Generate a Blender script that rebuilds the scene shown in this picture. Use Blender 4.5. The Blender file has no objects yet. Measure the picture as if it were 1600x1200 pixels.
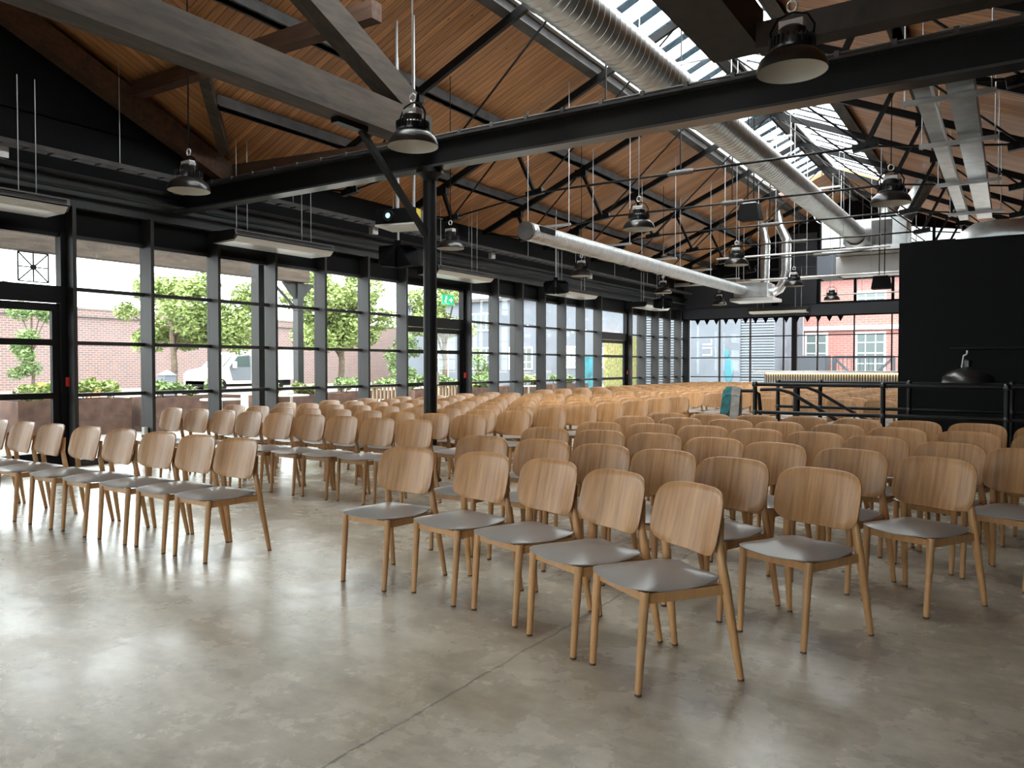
import bpy, bmesh, math, random
from mathutils import Vector, Matrix
random.seed(7)
R = math.radians
sc = bpy.context.scene
col = sc.collection

# ---------------------------------------------------------------- camera
cam_d = bpy.data.cameras.new('camera'); cam = bpy.data.objects.new('camera', cam_d); col.objects.link(cam)
cam_d.sensor_width = 36.0; cam_d.lens = 36.0 * 1214.0 / 1600.0
cam_d.clip_start = 0.05; cam_d.clip_end = 400
cam.location = (0, 0, 1.35)
cam.rotation_euler = (R(90 - 1.32), 0, R(32.78))
sc.camera = cam

# ---------------------------------------------------------------- sky and exposure
SKY = 1.0
w = bpy.data.worlds.new('world'); sc.world = w; w.use_nodes = True
wn = w.node_tree; bg = wn.nodes['Background']
tc = wn.nodes.new('ShaderNodeTexCoord'); sep = wn.nodes.new('ShaderNodeSeparateXYZ')
rmp = wn.nodes.new('ShaderNodeValToRGB')
wn.links.new(tc.outputs['Generated'], sep.inputs[0]); wn.links.new(sep.outputs['Z'], rmp.inputs[0])
rmp.color_ramp.elements[0].position = 0.0; rmp.color_ramp.elements[0].color = (0.80, 0.86, 0.90, 1)
rmp.color_ramp.elements[1].position = 0.6; rmp.color_ramp.elements[1].color = (1.0, 1.0, 0.99, 1)
wn.links.new(rmp.outputs[0], bg.inputs[0]); bg.inputs[1].default_value = SKY
vs = sc.view_settings
sc.display_settings.display_device = 'sRGB'
vs.view_transform = 'Standard'; vs.look = 'None'; vs.gamma = 1.0; vs.use_curve_mapping = False
vs.exposure = 3.6
cy = sc.cycles
cy.use_denoising = True; cy.max_bounces = 8; cy.diffuse_bounces = 5; cy.glossy_bounces = 4
cy.transparent_max_bounces = 16; cy.caustics_reflective = False; cy.caustics_refractive = False
cy.sample_clamp_indirect = 6.0

# sun behind thin cloud, wide and weak
sun_d = bpy.data.lights.new('sun', 'SUN'); sun = bpy.data.objects.new('sun', sun_d); col.objects.link(sun)
sun_d.energy = 0.5; sun_d.angle = R(25); sun_d.color = (1.0, 0.96, 0.88)
sun.rotation_euler = (R(35), R(10), R(0)); sun.location = (-20, 10, 30)

# ---------------------------------------------------------------- material helpers
def mat(name, color, rough=0.5, metal=0.0, spec=0.5, bump=None, noise=None, emit=None, coat=0.0):
    m = bpy.data.materials.new(name); m.use_nodes = True
    nt = m.node_tree; b = nt.nodes['Principled BSDF']
    b.inputs['Base Color'].default_value = (*color, 1); b.inputs['Roughness'].default_value = rough
    b.inputs['Metallic'].default_value = metal; b.inputs['Specular IOR Level'].default_value = spec
    b.inputs['Coat Weight'].default_value = coat
    if emit:
        b.inputs['Emission Color'].default_value = (*emit[0], 1); b.inputs['Emission Strength'].default_value = emit[1]
    if noise:                       # (scale, low multiplier, high multiplier)
        t = nt.nodes.new('ShaderNodeTexCoord'); n = nt.nodes.new('ShaderNodeTexNoise'); r = nt.nodes.new('ShaderNodeValToRGB')
        n.inputs['Scale'].default_value = noise[0]; n.inputs['Detail'].default_value = 5
        nt.links.new(t.outputs['Object'], n.inputs['Vector']); nt.links.new(n.outputs['Fac'], r.inputs[0])
        r.color_ramp.elements[0].position = 0.3; r.color_ramp.elements[1].position = 0.7
        r.color_ramp.elements[0].color = (*[c * noise[1] for c in color], 1)
        r.color_ramp.elements[1].color = (*[min(1, c * noise[2]) for c in color], 1)
        nt.links.new(r.outputs[0], b.inputs['Base Color'])
        if bump:
            bp = nt.nodes.new('ShaderNodeBump'); bp.inputs['Strength'].default_value = bump
            nt.links.new(n.outputs['Fac'], bp.inputs['Height']); nt.links.new(bp.outputs[0], b.inputs['Normal'])
    return m

class NT:
    def __init__(s, m): s.t = m.node_tree; s.b = s.t.nodes['Principled BSDF']
    def n(s, kind, **kw):
        x = s.t.nodes.new('ShaderNode' + kind)
        for k, v in kw.items():
            if k in x.inputs: x.inputs[k].default_value = v
            else: setattr(x, k, v)
        return x
    def l(s, a, b): s.t.links.new(a, b)
    def math(s, op, a, b=None):
        x = s.n('Math', operation=op)
        for i, v in enumerate((a, b)):
            if v is None: continue
            if isinstance(v, (int, float)): x.inputs[i].default_value = v
            else: s.l(v, x.inputs[i])
        return x.outputs[0]
    def ramp(s, fac, stops):
        r = s.n('ValToRGB'); e = r.color_ramp.elements
        while len(e) < len(stops): e.new(0.5)
        for x, (p, c) in zip(e, stops): x.position = p; x.color = (*c, 1)
        s.l(fac, r.inputs[0]); return r.outputs[0]
    def mix(s, fac, a, b, mode='MIX'):
        x = s.n('Mix', data_type='RGBA', blend_type=mode)
        if isinstance(fac, (int, float)): x.inputs['Factor'].default_value = fac
        else: s.l(fac, x.inputs['Factor'])
        for k, v in ((6, a), (7, b)):
            if isinstance(v, tuple): x.inputs[k].default_value = (*v, 1)
            else: s.l(v, x.inputs[k])
        return x.outputs[2]

def wood_mat(name, c1, c2, rough, scale=(22, 22, 2.2), info=True):
    m = mat(name, c1, rough); g = NT(m)
    t = g.n('TexCoord'); mp = g.n('Mapping'); mp.inputs['Scale'].default_value = scale
    g.l(t.outputs['Object'], mp.inputs['Vector'])
    if info:
        oi = g.n('ObjectInfo'); ad = g.n('VectorMath', operation='ADD')
        cx = g.n('CombineXYZ'); g.l(g.math('MULTIPLY', oi.outputs['Random'], 37.0), cx.inputs[0]); g.l(g.math('MULTIPLY', oi.outputs['Random'], 11.0), cx.inputs[2])
        g.l(mp.outputs[0], ad.inputs[0]); g.l(cx.outputs[0], ad.inputs[1]); v = ad.outputs[0]
    else: v = mp.outputs[0]
    n = g.n('TexNoise', Scale=1.0, Detail=5.0, Roughness=0.62, Distortion=0.15); g.l(v, n.inputs['Vector'])
    wv = g.n('TexNoise', Scale=0.22, Detail=3.0, Distortion=0.5); g.l(v, wv.inputs['Vector'])
    f = g.math('ADD', g.math('MULTIPLY', n.outputs['Fac'], 0.6), g.math('MULTIPLY', wv.outputs['Fac'], 0.4))
    c = g.ramp(f, [(0.36, c1), (0.62, c2)])
    if info:
        h = g.n('HueSaturation'); g.l(c, h.inputs['Color'])
        g.l(g.math('ADD', 0.88, g.math('MULTIPLY', oi.outputs['Random'], 0.24)), h.inputs['Value']); c = h.outputs[0]
    g.l(c, g.b.inputs['Base Color'])
    bp = g.n('Bump', Strength=0.08); g.l(n.outputs['Fac'], bp.inputs['Height']); g.l(bp.outputs[0], g.b.inputs['Normal'])
    return m

def plank_mat(name, axis):
    m = mat(name, (0.4, 0.2, 0.1), 0.5); g = NT(m)
    t = g.n('TexCoord'); s = g.n('SeparateXYZ'); g.l(t.outputs['Object'], s.inputs[0])
    a = s.outputs['Y' if axis == 'Y' else 'X']; o = s.outputs['X' if axis == 'Y' else 'Y']
    u = g.math('DIVIDE', a, 0.125); fl = g.math('FLOOR', u); fr = g.math('FRACT', u)
    wn_ = g.n('TexWhiteNoise', noise_dimensions='1D'); g.l(fl, wn_.inputs['W'])
    c = g.n('CombineXYZ'); g.l(g.math('MULTIPLY', a, 26.0), c.inputs[0]); g.l(g.math('MULTIPLY', o, 1.6), c.inputs[1]); g.l(g.math('MULTIPLY', wn_.outputs['Value'], 50.0), c.inputs[2])
    n = g.n('TexNoise', Scale=1.0, Detail=4.0, Distortion=0.8); g.l(c.outputs[0], n.inputs['Vector'])
    base = g.ramp(n.outputs['Fac'], [(0.3, (0.40, 0.175, 0.068)), (0.55, (0.56, 0.265, 0.110)), (0.75, (0.66, 0.34, 0.155))])
    h = g.n('HueSaturation'); g.l(base, h.inputs['Color']); g.l(g.math('ADD', 0.8, g.math('MULTIPLY', wn_.outputs['Value'], 0.4)), h.inputs['Value'])
    kn = g.n('TexVoronoi', Scale=1.0); cc = g.n('CombineXYZ'); g.l(g.math('MULTIPLY', a, 5.0), cc.inputs[0]); g.l(g.math('MULTIPLY', o, 2.2), cc.inputs[1]); g.l(cc.outputs[0], kn.inputs['Vector'])
    k = g.math('LESS_THAN', kn.outputs['Distance'], 0.055)
    cl = g.mix(k, h.outputs[0], (0.10, 0.04, 0.02))
    gr = g.math('LESS_THAN', fr, 0.07)
    cl = g.mix(gr, cl, (0.05, 0.022, 0.012))
    g.l(cl, g.b.inputs['Base Color'])
    bp = g.n('Bump', Strength=0.6, Distance=0.01); g.l(g.math('SUBTRACT', 1.0, gr), bp.inputs['Height']); g.l(bp.outputs[0], g.b.inputs['Normal'])
    return m

def brick_mat(name, c1, c2, mortar, axis='Y', scale=1.0):
    m = mat(name, c1, 0.9); g = NT(m)
    t = g.n('TexCoord'); s = g.n('SeparateXYZ'); g.l(t.outputs['Object'], s.inputs[0]); c = g.n('CombineXYZ')
    g.l(s.outputs[axis], c.inputs[0]); g.l(s.outputs['Z'], c.inputs[1])
    b = g.n('TexBrick', Scale=scale); b.inputs['Color1'].default_value = (*c1, 1); b.inputs['Color2'].default_value = (*c2, 1); b.inputs['Mortar'].default_value = (*mortar, 1)
    b.inputs['Brick Width'].default_value = 0.36; b.inputs['Row Height'].default_value = 0.13; b.inputs['Mortar Size'].default_value = 0.015
    b.inputs['Bias'].default_value = -0.1
    g.l(c.outputs[0], b.inputs['Vector'])
    n = g.n('TexNoise', Scale=0.5, Detail=5.0); g.l(t.outputs['Object'], n.inputs['Vector'])
    cl = g.mix(g.math('MULTIPLY', n.outputs['Fac'], 0.55), b.outputs['Color'], (0.20, 0.16, 0.17))
    g.l(cl, g.b.inputs['Base Color']); return m

def glass_mat(name, tint, gloss=0.06, rough=0.0):
    m = bpy.data.materials.new(name); m.use_nodes = True; nt = m.node_tree
    for n in list(nt.nodes):
        if n.type != 'OUTPUT_MATERIAL': nt.nodes.remove(n)
    out = [n for n in nt.nodes if n.type == 'OUTPUT_MATERIAL'][0]
    tr = nt.nodes.new('ShaderNodeBsdfTransparent'); tr.inputs[0].default_value = (*tint, 1)
    gl = nt.nodes.new('ShaderNodeBsdfGlossy'); gl.inputs['Roughness'].default_value = rough
    lw = nt.nodes.new('ShaderNodeLayerWeight'); lw.inputs['Blend'].default_value = 0.5
    pw = nt.nodes.new('ShaderNodeMath'); pw.operation = 'POWER'; pw.inputs[1].default_value = 5.0
    ma = nt.nodes.new('ShaderNodeMath'); ma.operation = 'MULTIPLY_ADD'; ma.inputs[1].default_value = 0.5; ma.inputs[2].default_value = gloss * 0.5
    mx = nt.nodes.new('ShaderNodeMixShader')
    nt.links.new(lw.outputs['Facing'], pw.inputs[0]); nt.links.new(pw.outputs[0], ma.inputs[0])
    nt.links.new(ma.outputs[0], mx.inputs[0]); nt.links.new(tr.outputs[0], mx.inputs[1]); nt.links.new(gl.outputs[0], mx.inputs[2]); nt.links.new(mx.outputs[0], out.inputs[0])
    return m

def floor_mat():
    m = mat('concrete_floor', (0.36, 0.34, 0.29), 0.4); g = NT(m)
    t = g.n('TexCoord'); v = t.outputs['Object']
    def noise(scale, detail=6.0, rough=0.55, dist=0.0, stretch=None):
        n = g.n('TexNoise', Scale=scale, Detail=detail, Roughness=rough, Distortion=dist)
        if stretch:
            mp = g.n('Mapping'); mp.inputs['Scale'].default_value = stretch; mp.inputs['Rotation'].default_value = (0, 0, R(35)); g.l(v, mp.inputs['Vector']); g.l(mp.outputs[0], n.inputs['Vector'])
        else: g.l(v, n.inputs['Vector'])
        return n.outputs['Fac']
    big = noise(0.55, 4.0, 0.6, 0.6); mid = noise(2.2, 8.0, 0.66, 0.15); fine = noise(16.0, 8.0, 0.7); trow = noise(3.0, 7.0, 0.65, 0.4, (1.0, 3.5, 1.0))
    c = g.ramp(big, [(0.30, (0.31, 0.265, 0.195)), (0.46, (0.49, 0.45, 0.36)), (0.62, (0.58, 0.545, 0.465)), (0.80, (0.50, 0.47, 0.41))])
    c2 = g.ramp(mid, [(0.28, (0.80, 0.785, 0.76)), (0.5, (1.0, 1.0, 1.0)), (0.74, (1.14, 1.145, 1.15))])
    c = g.mix(1.0, c, c2, 'MULTIPLY')
    c3 = g.ramp(fine, [(0.3, (0.84, 0.84, 0.84)), (0.7, (1.12, 1.12, 1.12))]); c = g.mix(1.0, c, c3, 'MULTIPLY')
    c4 = g.ramp(trow, [(0.35, (0.86, 0.86, 0.86)), (0.6, (1.06, 1.06, 1.06))]); c = g.mix(1.0, c, c4, 'MULTIPLY')
    vo = g.n('TexVoronoi', Scale=1.7); g.l(v, vo.inputs['Vector'])
    sp = g.math('LESS_THAN', vo.outputs['Distance'], 0.022); c = g.mix(sp, c, (0.09, 0.085, 0.08))
    # saw-cut joints in the slab
    s = g.n('SeparateXYZ'); g.l(v, s.inputs[0])
    wob = g.math('MULTIPLY', g.math('SUBTRACT', noise(6.0, 4.0), 0.5), 0.05)
    j1 = g.math('LESS_THAN', g.math('ABSOLUTE', g.math('ADD', wob, g.math('ADD', s.outputs['X'], 1.93))), 0.006)
    j2 = g.math('LESS_THAN', g.math('ABSOLUTE', g.math('ADD', wob, g.math('ADD', s.outputs['Y'], -9.1))), 0.006)
    c = g.mix(g.math('MULTIPLY', g.math('MAXIMUM', j1, j2), 0.7), c, (0.10, 0.09, 0.08))
    g.l(c, g.b.inputs['Base Color'])
    r = g.ramp(mid, [(0.3, (0.17,) * 3), (0.7, (0.36,) * 3)]); g.l(r, g.b.inputs['Roughness'])
    bp = g.n('Bump', Strength=0.05, Distance=0.02); g.l(g.math('ADD', g.math('MULTIPLY', mid, 0.7), g.math('MULTIPLY', fine, 0.3)), bp.inputs['Height']); g.l(bp.outputs[0], g.b.inputs['Normal'])
    g.b.inputs['Specular IOR Level'].default_value = 0.75
    return m

M = {}
M['ply'] = wood_mat('beech_ply', (0.305, 0.150, 0.060), (0.52, 0.285, 0.128), 0.38, (52, 10, 2.2))
M['leg'] = wood_mat('beech_leg', (0.38, 0.19, 0.072), (0.50, 0.275, 0.115), 0.36, (30, 30, 3))
M['edge'] = mat('dark_foot', (0.05, 0.03, 0.02), 0.7)
M['seat'] = mat('grey_leatherette', (0.275, 0.257, 0.238), 0.30, spec=0.5, noise=(3.0, 0.93, 1.06))
M['floor'] = floor_mat()
M['plankY'] = plank_mat('pine_boards', 'Y'); M['plankX'] = plank_mat('pine_boards_cross', 'X')
M['black'] = mat('black_paint', (0.004, 0.004, 0.0045), 0.5, spec=0.25)
M['wallblack'] = mat('black_wall_paint', (0.0035, 0.0037, 0.0045), 0.7, spec=0.18)
M['steel'] = mat('black_steel', (0.005, 0.005, 0.0055), 0.42, spec=0.25)
M['frame'] = mat('dark_window_frame', (0.020, 0.0195, 0.0195), 0.5)
M['beamgrey'] = mat('charcoal_steel', (0.018, 0.020, 0.021), 0.45, noise=(1.5, 0.7, 1.4))
M['navy'] = mat('slate_grey_panel', (0.045, 0.052, 0.068), 0.55)
M['timber'] = wood_mat('old_timber', (0.026, 0.019, 0.014), (0.085, 0.063, 0.047), 0.8, (14, 2.2, 14), False)
M['timber2'] = wood_mat('old_timber_x', (0.045, 0.022, 0.013), (0.10, 0.05, 0.029), 0.8, (2.2, 14, 14), False)
M['darktimber'] = wood_mat('black_stained_timber', (0.010, 0.008, 0.006), (0.035, 0.024, 0.017), 0.7, (6, 6, 6), False)
M['purlin'] = mat('grey_purlin', (0.075, 0.07, 0.068), 0.6, noise=(4.0, 0.6, 1.3))
M['galv'] = mat('galvanised_steel', (0.60, 0.62, 0.63), 0.34, metal=0.85, noise=(6.0, 0.82, 1.1))
M['foil'] = mat('foil_wrap', (0.75, 0.76, 0.77), 0.28, metal=0.9, noise=(9.0, 0.75, 1.1), bump=0.8)
M['rod'] = mat('zinc_rod', (0.50, 0.51, 0.52), 0.4, metal=0.6)
M['enamel'] = mat('white_enamel', (0.62, 0.59, 0.54), 0.45)
M['lampblack'] = mat('black_enamel', (0.012, 0.012, 0.012), 0.28, spec=0.7)
M['alu'] = mat('satin_aluminium', (0.62, 0.61, 0.60), 0.35, metal=0.5)
M['glass'] = glass_mat('window_glass', (0.86, 0.88, 0.87))
M['rglass'] = glass_mat('rooflight_glass', (0.95, 0.97, 0.97))
M['bar'] = glass_mat('tinted_rooflight_panel', (0.10, 0.125, 0.14))
M['white'] = mat('white_paint', (0.72, 0.72, 0.70), 0.5)
M['red'] = mat('red_plastic', (0.45, 0.02, 0.02), 0.4)
M['dark'] = mat('dark_plastic', (0.005, 0.005, 0.006), 0.8, spec=0.12)
M['corten2'] = mat('dark_rusted_steel', (0.10, 0.055, 0.042), 0.85, noise=(5.0, 0.6, 1.3))  # dim copy of the rust, darkness of the lower panes put into its colour
M['corten'] = mat('rusted_steel', (0.30, 0.115, 0.05), 0.85, noise=(5.0, 0.6, 1.3))  # bright copy of the rust, sunlight on one planter put into its colour
M['pave'] = mat('courtyard_paving', (0.19, 0.185, 0.175), 0.9, noise=(1.2, 0.8, 1.15))
M['leafL'] = mat('leaf_light', (0.24, 0.315, 0.10), 0.6, noise=(1.2, 0.55, 1.25))
M['leafM'] = mat('leaf_mid', (0.165, 0.25, 0.09), 0.6, noise=(1.2, 0.55, 1.3))
M['leafD'] = mat('leaf_dark', (0.07, 0.15, 0.05), 0.6, noise=(1.5, 0.5, 1.4))
M['bark'] = mat('bark', (0.10, 0.075, 0.055), 0.9, noise=(8.0, 0.6, 1.4))
M['brick'] = brick_mat('old_brick', (0.175, 0.085, 0.066), (0.105, 0.068, 0.068), (0.27, 0.24, 0.22))
M['brick2'] = brick_mat('red_brick', (0.34, 0.095, 0.075), (0.28, 0.08, 0.068), (0.33, 0.20, 0.17), 'X')
M['slate'] = mat('blue_grey_cladding', (0.10, 0.115, 0.142), 0.6, noise=(0.6, 0.85, 1.15))
M['van'] = mat('white_van_paint', (0.62, 0.63, 0.62), 0.3)
M['gate'] = mat('gate_paint', (0.035, 0.040, 0.052), 0.5)
M['tint'] = mat('dark_glass', (0.05, 0.07, 0.07), 0.1, spec=0.8)
M['oak'] = wood_mat('weathered_wood', (0.27, 0.19, 0.125), (0.42, 0.31, 0.21), 0.7, (10, 10, 10), False)

# ---------------------------------------------------------------- geometry helpers
class MB:
    def __init__(s, o=(0, 0, 0)): s.bm = bmesh.new(); s.o = Vector(o)
    def box(s, x0, x1, y0, y1, z0, z1, bevel=0):
        v = [s.bm.verts.new(Vector((x, y, z)) - s.o) for x in (x0, x1) for y in (y0, y1) for z in (z0, z1)]
        f = [s.bm.faces.new([v[i] for i in q]) for q in ((0, 1, 3, 2), (4, 6, 7, 5), (0, 4, 5, 1), (2, 3, 7, 6), (0, 2, 6, 4), (1, 5, 7, 3))]
        if bevel: bmesh.ops.bevel(s.bm, geom=list({e for x in f for e in x.edges}), offset=bevel, segments=2, affect='EDGES', profile=0.6)
        return s
    def bar(s, p0, p1, wd, ht, up=(0, 0, 1), w2=None, h2=None):
        p0 = Vector(p0) - s.o; p1 = Vector(p1) - s.o; d = (p1 - p0).normalized(); u = Vector(up)
        if abs(d.dot(u)) > 0.98: u = Vector((0, 1, 0))
        r = d.cross(u).normalized(); u = r.cross(d).normalized(); vs_ = []
        for p, a, b in ((p0, wd, ht), (p1, w2 or wd, h2 or ht)):
            vs_ += [s.bm.verts.new(p + r * (i * a / 2) + u * (j * b / 2)) for i, j in ((-1, -1), (1, -1), (1, 1), (-1, 1))]
        for q in ((3, 2, 1, 0), (4, 5, 6, 7), (0, 1, 5, 4), (1, 2, 6, 5), (2, 3, 7, 6), (3, 0, 4, 7)): s.bm.faces.new([vs_[i] for i in q])
        return s
    def tube(s, pts, r, n=10, r2=None, closed=False):
        pts = [Vector(p) - s.o for p in pts]; rings = []; L = len(pts); ref = None
        for i, p in enumerate(pts):
            if closed: d = (pts[(i + 1) % L] - pts[i - 1]).normalized()
            else: d = ((pts[min(i + 1, L - 1)] - pts[i]).normalized() + (pts[i] - pts[max(i - 1, 0)]).normalized()).normalized()
            if ref is None: ref = Vector((0, 0, 1)) if abs(d.z) < 0.9 else Vector((1, 0, 0))
            a = d.cross(ref).normalized(); b = a.cross(d).normalized(); ref = b
            rr = r if r2 is None else r + (r2 - r) * i / max(1, L - 1)
            if isinstance(r, (list, tuple)): rr = r[i]
            rings.append([s.bm.verts.new(p + (a * math.cos(t) + b * math.sin(t)) * rr) for t in [2 * math.pi * k / n for k in range(n)]])
        m = L if closed else L - 1
        for i in range(m):
            A, B = rings[i], rings[(i + 1) % L]
            for k in range(n): s.bm.faces.new((A[k], A[(k + 1) % n], B[(k + 1) % n], B[k]))
        if not closed: s.bm.faces.new(rings[0][::-1]); s.bm.faces.new(rings[-1])
        return s
    def lathe(s, prof, n=28, c=(0, 0, 0)):
        c = Vector(c) - s.o; rings = []
        for r, z in prof:
            if r < 1e-5: rings.append([s.bm.verts.new(c + Vector((0, 0, z)))])
            else: rings.append([s.bm.verts.new(c + Vector((r * math.cos(2 * math.pi * k / n), r * math.sin(2 * math.pi * k / n), z))) for k in range(n)])
        for A, B in zip(rings, rings[1:]):
            for k in range(n):
                a0, a1 = A[k % len(A)], A[(k + 1) % len(A)]; b0, b1 = B[k % len(B)], B[(k + 1) % len(B)]
                f = [v for i, v in enumerate((a0, a1, b1, b0)) if v not in (a0, a1, b1, b0)[:i]]
                if len(f) > 2: s.bm.faces.new(f)
        return s
    def poly(s, pts, thick=None):
        v = [s.bm.verts.new(Vector(p) - s.o) for p in pts]; f = s.bm.faces.new(v)
        if thick is not None:
            r = bmesh.ops.extrude_face_region(s.bm, geom=[f]); t = Vector(thick)
            for x in r['geom']:
                if isinstance(x, bmesh.types.BMVert): x.co += t
        return s
    def sphere(s, c, r, sx=1, sy=1, sz=1, seg=12, rings=8):
        b = bmesh.ops.create_uvsphere(s.bm, u_segments=seg, v_segments=rings, radius=r); c = Vector(c) - s.o
        for v in b['verts']: v.co = Vector((v.co.x * sx, v.co.y * sy, v.co.z * sz)) + c
        return s
    def leaves(s, blobs, n, size, rnd):
        tot = sum(b[3] ** 2 for b in blobs)
        for (x, y, z, r, fz) in [(b + (1.0,))[:5] for b in blobs]:
            for _ in range(int(n * r * r / tot)):
                d = Vector((rnd.gauss(0, 1), rnd.gauss(0, 1), rnd.gauss(0, 1))).normalized() * r * rnd.random() ** 0.4
                p = Vector((x, y, z)) + Vector((d.x, d.y, d.z * fz)) - s.o
                u = Vector((rnd.gauss(0, 1), rnd.gauss(0, 1), rnd.gauss(0, .6))).normalized(); q = u.cross(Vector((rnd.gauss(0, 1), rnd.gauss(0, 1), rnd.gauss(0, 1)))).normalized()
                L = size * rnd.uniform(0.6, 1.3); a = u * L; b2 = q * L * 0.45
                s.bm.faces.new([s.bm.verts.new(p - a), s.bm.verts.new(p + b2), s.bm.verts.new(p + a), s.bm.verts.new(p - b2)])
        return s
    def build(s, name, m, parent=None, smooth=None, loc=None):
        bmesh.ops.recalc_face_normals(s.bm, faces=s.bm.faces[:])
        me = bpy.data.meshes.new(name); s.bm.to_mesh(me); s.bm.free()
        if smooth is not None:
            for p in me.polygons: p.use_smooth = True
            me.set_sharp_from_angle(angle=R(smooth))
        for x in (m if isinstance(m, list) else [m]): me.materials.append(x)
        o = bpy.data.objects.new(name, me); col.objects.link(o)
        if loc is not None: o.location = loc
        if parent is not None: o.parent = parent
        return o

def tag(o, label=None, cat=None, group=None, kind='thing'):
    if label: o['label'] = label
    if cat: o['category'] = cat
    if group: o['group'] = group
    o['kind'] = kind
    return o
def thing(name, label, cat, loc=(0, 0, 0), rz=0, group=None, kind='thing'):
    o = bpy.data.objects.new(name, None); col.objects.link(o); o.empty_display_size = 0.1
    o.location = loc; o.rotation_euler = (0, 0, rz)
    return tag(o, label, cat, group, kind)
def struct(o, label=None, cat=None):
    o['kind'] = 'structure'
    if label: o['label'] = label
    if cat: o['category'] = cat
    return o
CH = {}
def kids(o): return CH.setdefault(o.name, [c for c in bpy.data.objects if c.parent == o]) if o.name not in CH else CH[o.name]
def copy_tree(o, parent=None, label=None, group=None):
    c = o.copy(); col.objects.link(c)
    if parent is not None: c.parent = parent
    if label: c['label'] = label
    if group: c['group'] = group
    for k in kids(o): copy_tree(k, c)
    return c
ORD = ['first', 'second', 'third', 'fourth', 'fifth', 'sixth', 'seventh', 'eighth', 'ninth', 'tenth', 'eleventh', 'twelfth', 'thirteenth', 'fourteenth', 'fifteenth', 'sixteenth', 'seventeenth', 'eighteenth', 'nineteenth']

# ---------------------------------------------------------------- the hall
XL, XR, XC, YE, YB = -10.6, 1.5, -4.55, 28.6, -6.0
ZE, T = 4.58, 0.43
ZR = ZE + T * (XC - XL)
def zroof(x): return ZE + T * ((x - XL) if x < XC else (2 * XC - XL - x))
# floor with the stair opening
SX0, SX1, SY0, SY1 = -2.55, 1.2, 10.95, 12.35
fl = MB()
for a in ((XL - .1, XR + .1, YB - .1, SY0), (XL - .1, XR + .1, SY1, YE + .1), (XL - .1, SX0, SY0, SY1), (SX1, XR + .1, SY0, SY1)): fl.box(a[0], a[1], a[2], a[3], -0.2, 0)
struct(fl.build('floor', M['floor']))
st = MB()
st.box(SX0 - .12, SX1 + .12, SY0 - .12, SY0, -3.0, -0.2).box(SX0 - .12, SX1 + .12, SY1, SY1 + .12, -3.0, -0.2).box(SX0 - .12, SX0, SY0, SY1, -3.0, -0.2).box(SX1, SX1 + .12, SY0, SY1, -3, -.2).box(SX0, SX1, SY0, SY1, -3.1, -3.0)
struct(st.build('trim_1', M['wallblack']), 'dark pit walls of the stairwell', 'stairwell')
sp = MB()
for i in range(12): sp.box(SX0 + .3 * i, SX0 + .3 * (i + 1), SY0, SY1, -3.0, -0.18 * (i + 1))
struct(sp.build('trim_2', M['floor']), 'concrete stair going down inside the railing', 'stair')

# roof: boarded slopes with the rooflight strips left open
YV = 8.1; YG = YV - (XC - XL)
SKY0, SKY1 = 3.0, 24.7  # near stretch of both strips added out of view to light the foreground
SLX0, SLX1 = -6.0, -4.72; SRX0, SRX1 = -4.38, -3.0
def P(x, y, dz=0): return (x, y, zroof(x) + dz)
rl = MB(); up = (0, 0, 0.12)
rl.poly([P(XL, YV), P(SLX0, YV - (SLX0 - XL)), P(SLX0, YE), P(XL, YE)], up)
rl.poly([P(SLX0, YV - (SLX0 - XL)), P(XC, YG), P(XC, SKY0), P(XC - .6, SKY0), P(SLX0, SKY0 + 1.0)], up)
rl.poly([P(SLX0, SKY1), P(XC, SKY1), P(XC, YE), P(SLX0, YE)], up)
rl.poly([P(SLX1, SKY0), P(XC, SKY0), P(XC, SKY1), P(SLX1, SKY1)], up)
rl.poly([P(XL, 2 * YG - YV), P(XC, YG), P(XC, YB), P(XL, YB)], up)
struct(rl.build('ceiling', M['plankY']))
rr = MB()
rr.poly([P(SRX1, YB), P(XR, YB), P(XR, YE), P(SRX1, YE)], up)
rr.poly([P(XC, YB), P(SRX1, YB), P(SRX1, SKY0), P(XC, SKY0)], up)
rr.poly([P(XC, SKY1), P(SRX1, SKY1), P(SRX1, YE), P(XC, YE)], up)
rr.poly([P(XC, SKY0), P(SRX0, SKY0), P(SRX0, SKY1), P(XC, SKY1)], up)
struct(rr.build('ceiling.001', M['plankY']))
rc = MB()
zg = ZE + T * (YV - YG)
rc.poly([(XL, YV, ZE), (XL, YG, zg), (XC, YG, zg)], up); rc.poly([(XL, YG, zg), (XL, 2 * YG - YV, ZE), (XC, YG, zg)], up)
struct(rc.build('ceiling.002', M['plankX']))

# wall above the glazing, with the black gable
wl = MB()
wl.box(XL - .12, XL, YB, YE, 3.1, ZE + .02)
wl.poly([(XL, YV, ZE), (XL, YG, zg), (XL, 2 * YG - YV, ZE)], (-.12, 0, 0))
struct(wl.build('wall_left', M['wallblack']))
struct(MB().box(XL, XL + .14, YB, YE, 3.45, 3.52).box(XL, XL + .14, YB, YE, 3.84, 3.9).box(XL, XL + .05, YB, YE, 3.52, 3.84).build('trim_3', M['beamgrey']), 'charcoal steel channel along the wall above the glazing', 'beam')
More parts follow.
